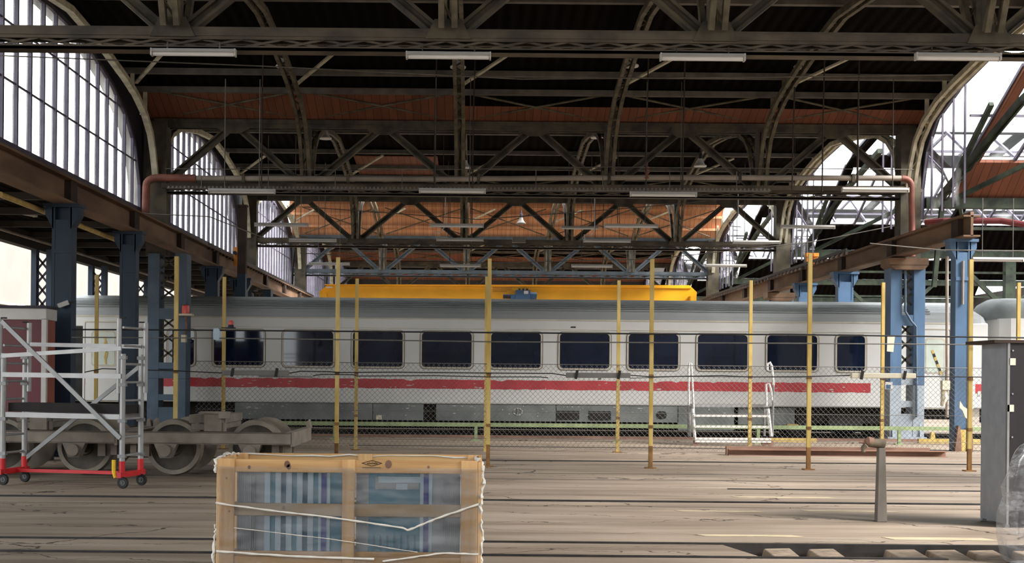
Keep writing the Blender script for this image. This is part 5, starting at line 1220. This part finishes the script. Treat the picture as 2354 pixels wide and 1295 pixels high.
# ================================================================ steel cabinet, right edge
Yn, Yr = 15.1, 15.85
xl = W(2313, 1000, Yn).x; zt = W(2313, 789, Yn).z; zb = W(2313, 1206, Yn).z
t = thing('steel_cabinet', 'tall galvanised steel cabinet with black front at the right edge', 'cabinet', (xl + .5, 15.5, 0))
xs = W(2268, 1000, Yr).x
MB().box(xl, xl + .02, Yn, Yr, zb, zt).build('side_panel', 'galvanised', t)
MB().box(xl + .0, xl + .025, Yn - .03, Yn + .01, zb, zt).build('corner_strip', 'alu_dull', t)
MB().box(xl + .02, xl + 1.0, Yn, Yr, zb, zt).build('cabinet_body', 'cabinet_black', t)
MB().box(xl + .03, xl + 1.0, Yn - .02, Yn, zb, zt - .02).build('front_panel', 'cabinet_black', t)
MB().box(xl - .16, xl + 1.1, Yn - .04, Yr + .1, zt, zt + .035).build('top_sheet', 'dark_stiffener', t)
for yy in (Yn + .04, Yr - .04): MB().box(xl, xl + .05, yy - .03, yy + .03, 0, zb).build('leg', 'galvanised', t)
MB().box(xl + .9, xl + .96, Yn + .02, Yn + .08, 0, zb).build('leg', 'galvanised', t)
for a_, b_ in ((2324, 832), (2320, 939)): p = W(a_ + 4, b_, Yn - .03); MB().box(p.x - .04, p.x + .035, Yn - .03, Yn - .02, p.z - .04, p.z + .04).build('hinge_plate', 'sign_cream', t)
for z in (2.05, 1.55, 1.05, .6, .3): MB().tube([(xl + .06, Yn - .03, z), (xl + .06, Yn - .02, z)], .01, 8).build('rivet', 'alu', t)
# ================================================================ film-wrapped machine, bottom right
Ym = 12.0; t = thing('wrapped_equipment', 'bulky equipment under clear plastic film at the bottom right corner', 'equipment', (W(2420, 1200, Ym).x, Ym + .4, 0))
g = [(2312, 1350), (2306, 1295), (2300, 1240), (2302, 1190), (2309, 1150), (2305, 1125), (2316, 1090), (2324, 1060), (2338, 1042), (2352, 1028), (2378, 1016)]
m = MB(); nx = 22; vs = []; pts = [W(a, b, Ym + .15) for a, b in g]; pts[0].z = .0
for j, p in enumerate(pts):
    for i in range(nx + 1):
        ang = i / nx * math.pi; kk = 1 if j < 8 else (.8, .6, .4)[j - 8]
        vs.append((p.x + .6 * (1 - math.cos(ang)) + .1 * (1 - math.sin(ang)) ** 2 + rnd.uniform(-.012, .012), Ym + .45 - .45 * kk * abs(math.sin(ang)) ** .6 + .05 * math.sin(i * 2.3 + j * .7), p.z + rnd.uniform(-.015, .015)))
m.add(vs, [(j * (nx + 1) + i, j * (nx + 1) + i + 1, (j + 1) * (nx + 1) + i + 1, (j + 1) * (nx + 1) + i) for j in range(len(pts) - 1) for i in range(nx)])
m.add([vs[(len(pts) - 1) * (nx + 1) + i] for i in range(nx + 1)], [tuple(range(nx + 1))])
m.build('film_cover', 'plastic_cover', t)
x0 = W(2306, 1200, Ym + .15).x
MB().box(x0 + .5, x0 + 1.1, Ym + .3, Ym + .75, .05, .72).build('machine_body', 'navy_shaded_blue', t, bevel=.02)
for a_ in (.45, .72): MB().box(x0 + a_, x0 + a_ + .06, Ym + .22, Ym + .28, .05, .8).build('white_strut', 'white_enamel', t)
# ================================================================ light
w = bpy.data.worlds.new('overcast_sky'); scene.world = w; w.use_nodes = True
bg = w.node_tree.nodes['Background']; bg.inputs['Color'].default_value = (.93, .97, 1.0, 1); bg.inputs['Strength'].default_value = 7.0
sd = bpy.data.lights.new('sun', 'SUN'); sd.energy = 24.0; sd.angle = math.radians(25); sd.color = (1, .96, .92)
so = bpy.data.objects.new('sun', sd); COL.objects.link(so)
so.rotation_euler = Vector((-.75, .35, -.6)).to_track_quat('-Z', 'Y').to_euler(); so.location = (40, -60, 60)
scene.view_settings.view_transform = 'Standard'; scene.view_settings.look = 'None'; scene.view_settings.gamma = 1; scene.view_settings.exposure = -0.55
scene.view_settings.use_curve_mapping = False
c = scene.cycles; c.max_bounces = 7; c.diffuse_bounces = 4; c.glossy_bounces = 3; c.transmission_bounces = 4; c.transparent_max_bounces = 16; c.caustics_reflective = False; c.caustics_refractive = False
c.use_denoising = True; c.sample_clamp_indirect = 6
try: c.denoiser = 'OPENIMAGEDENOISE'
except Exception: pass
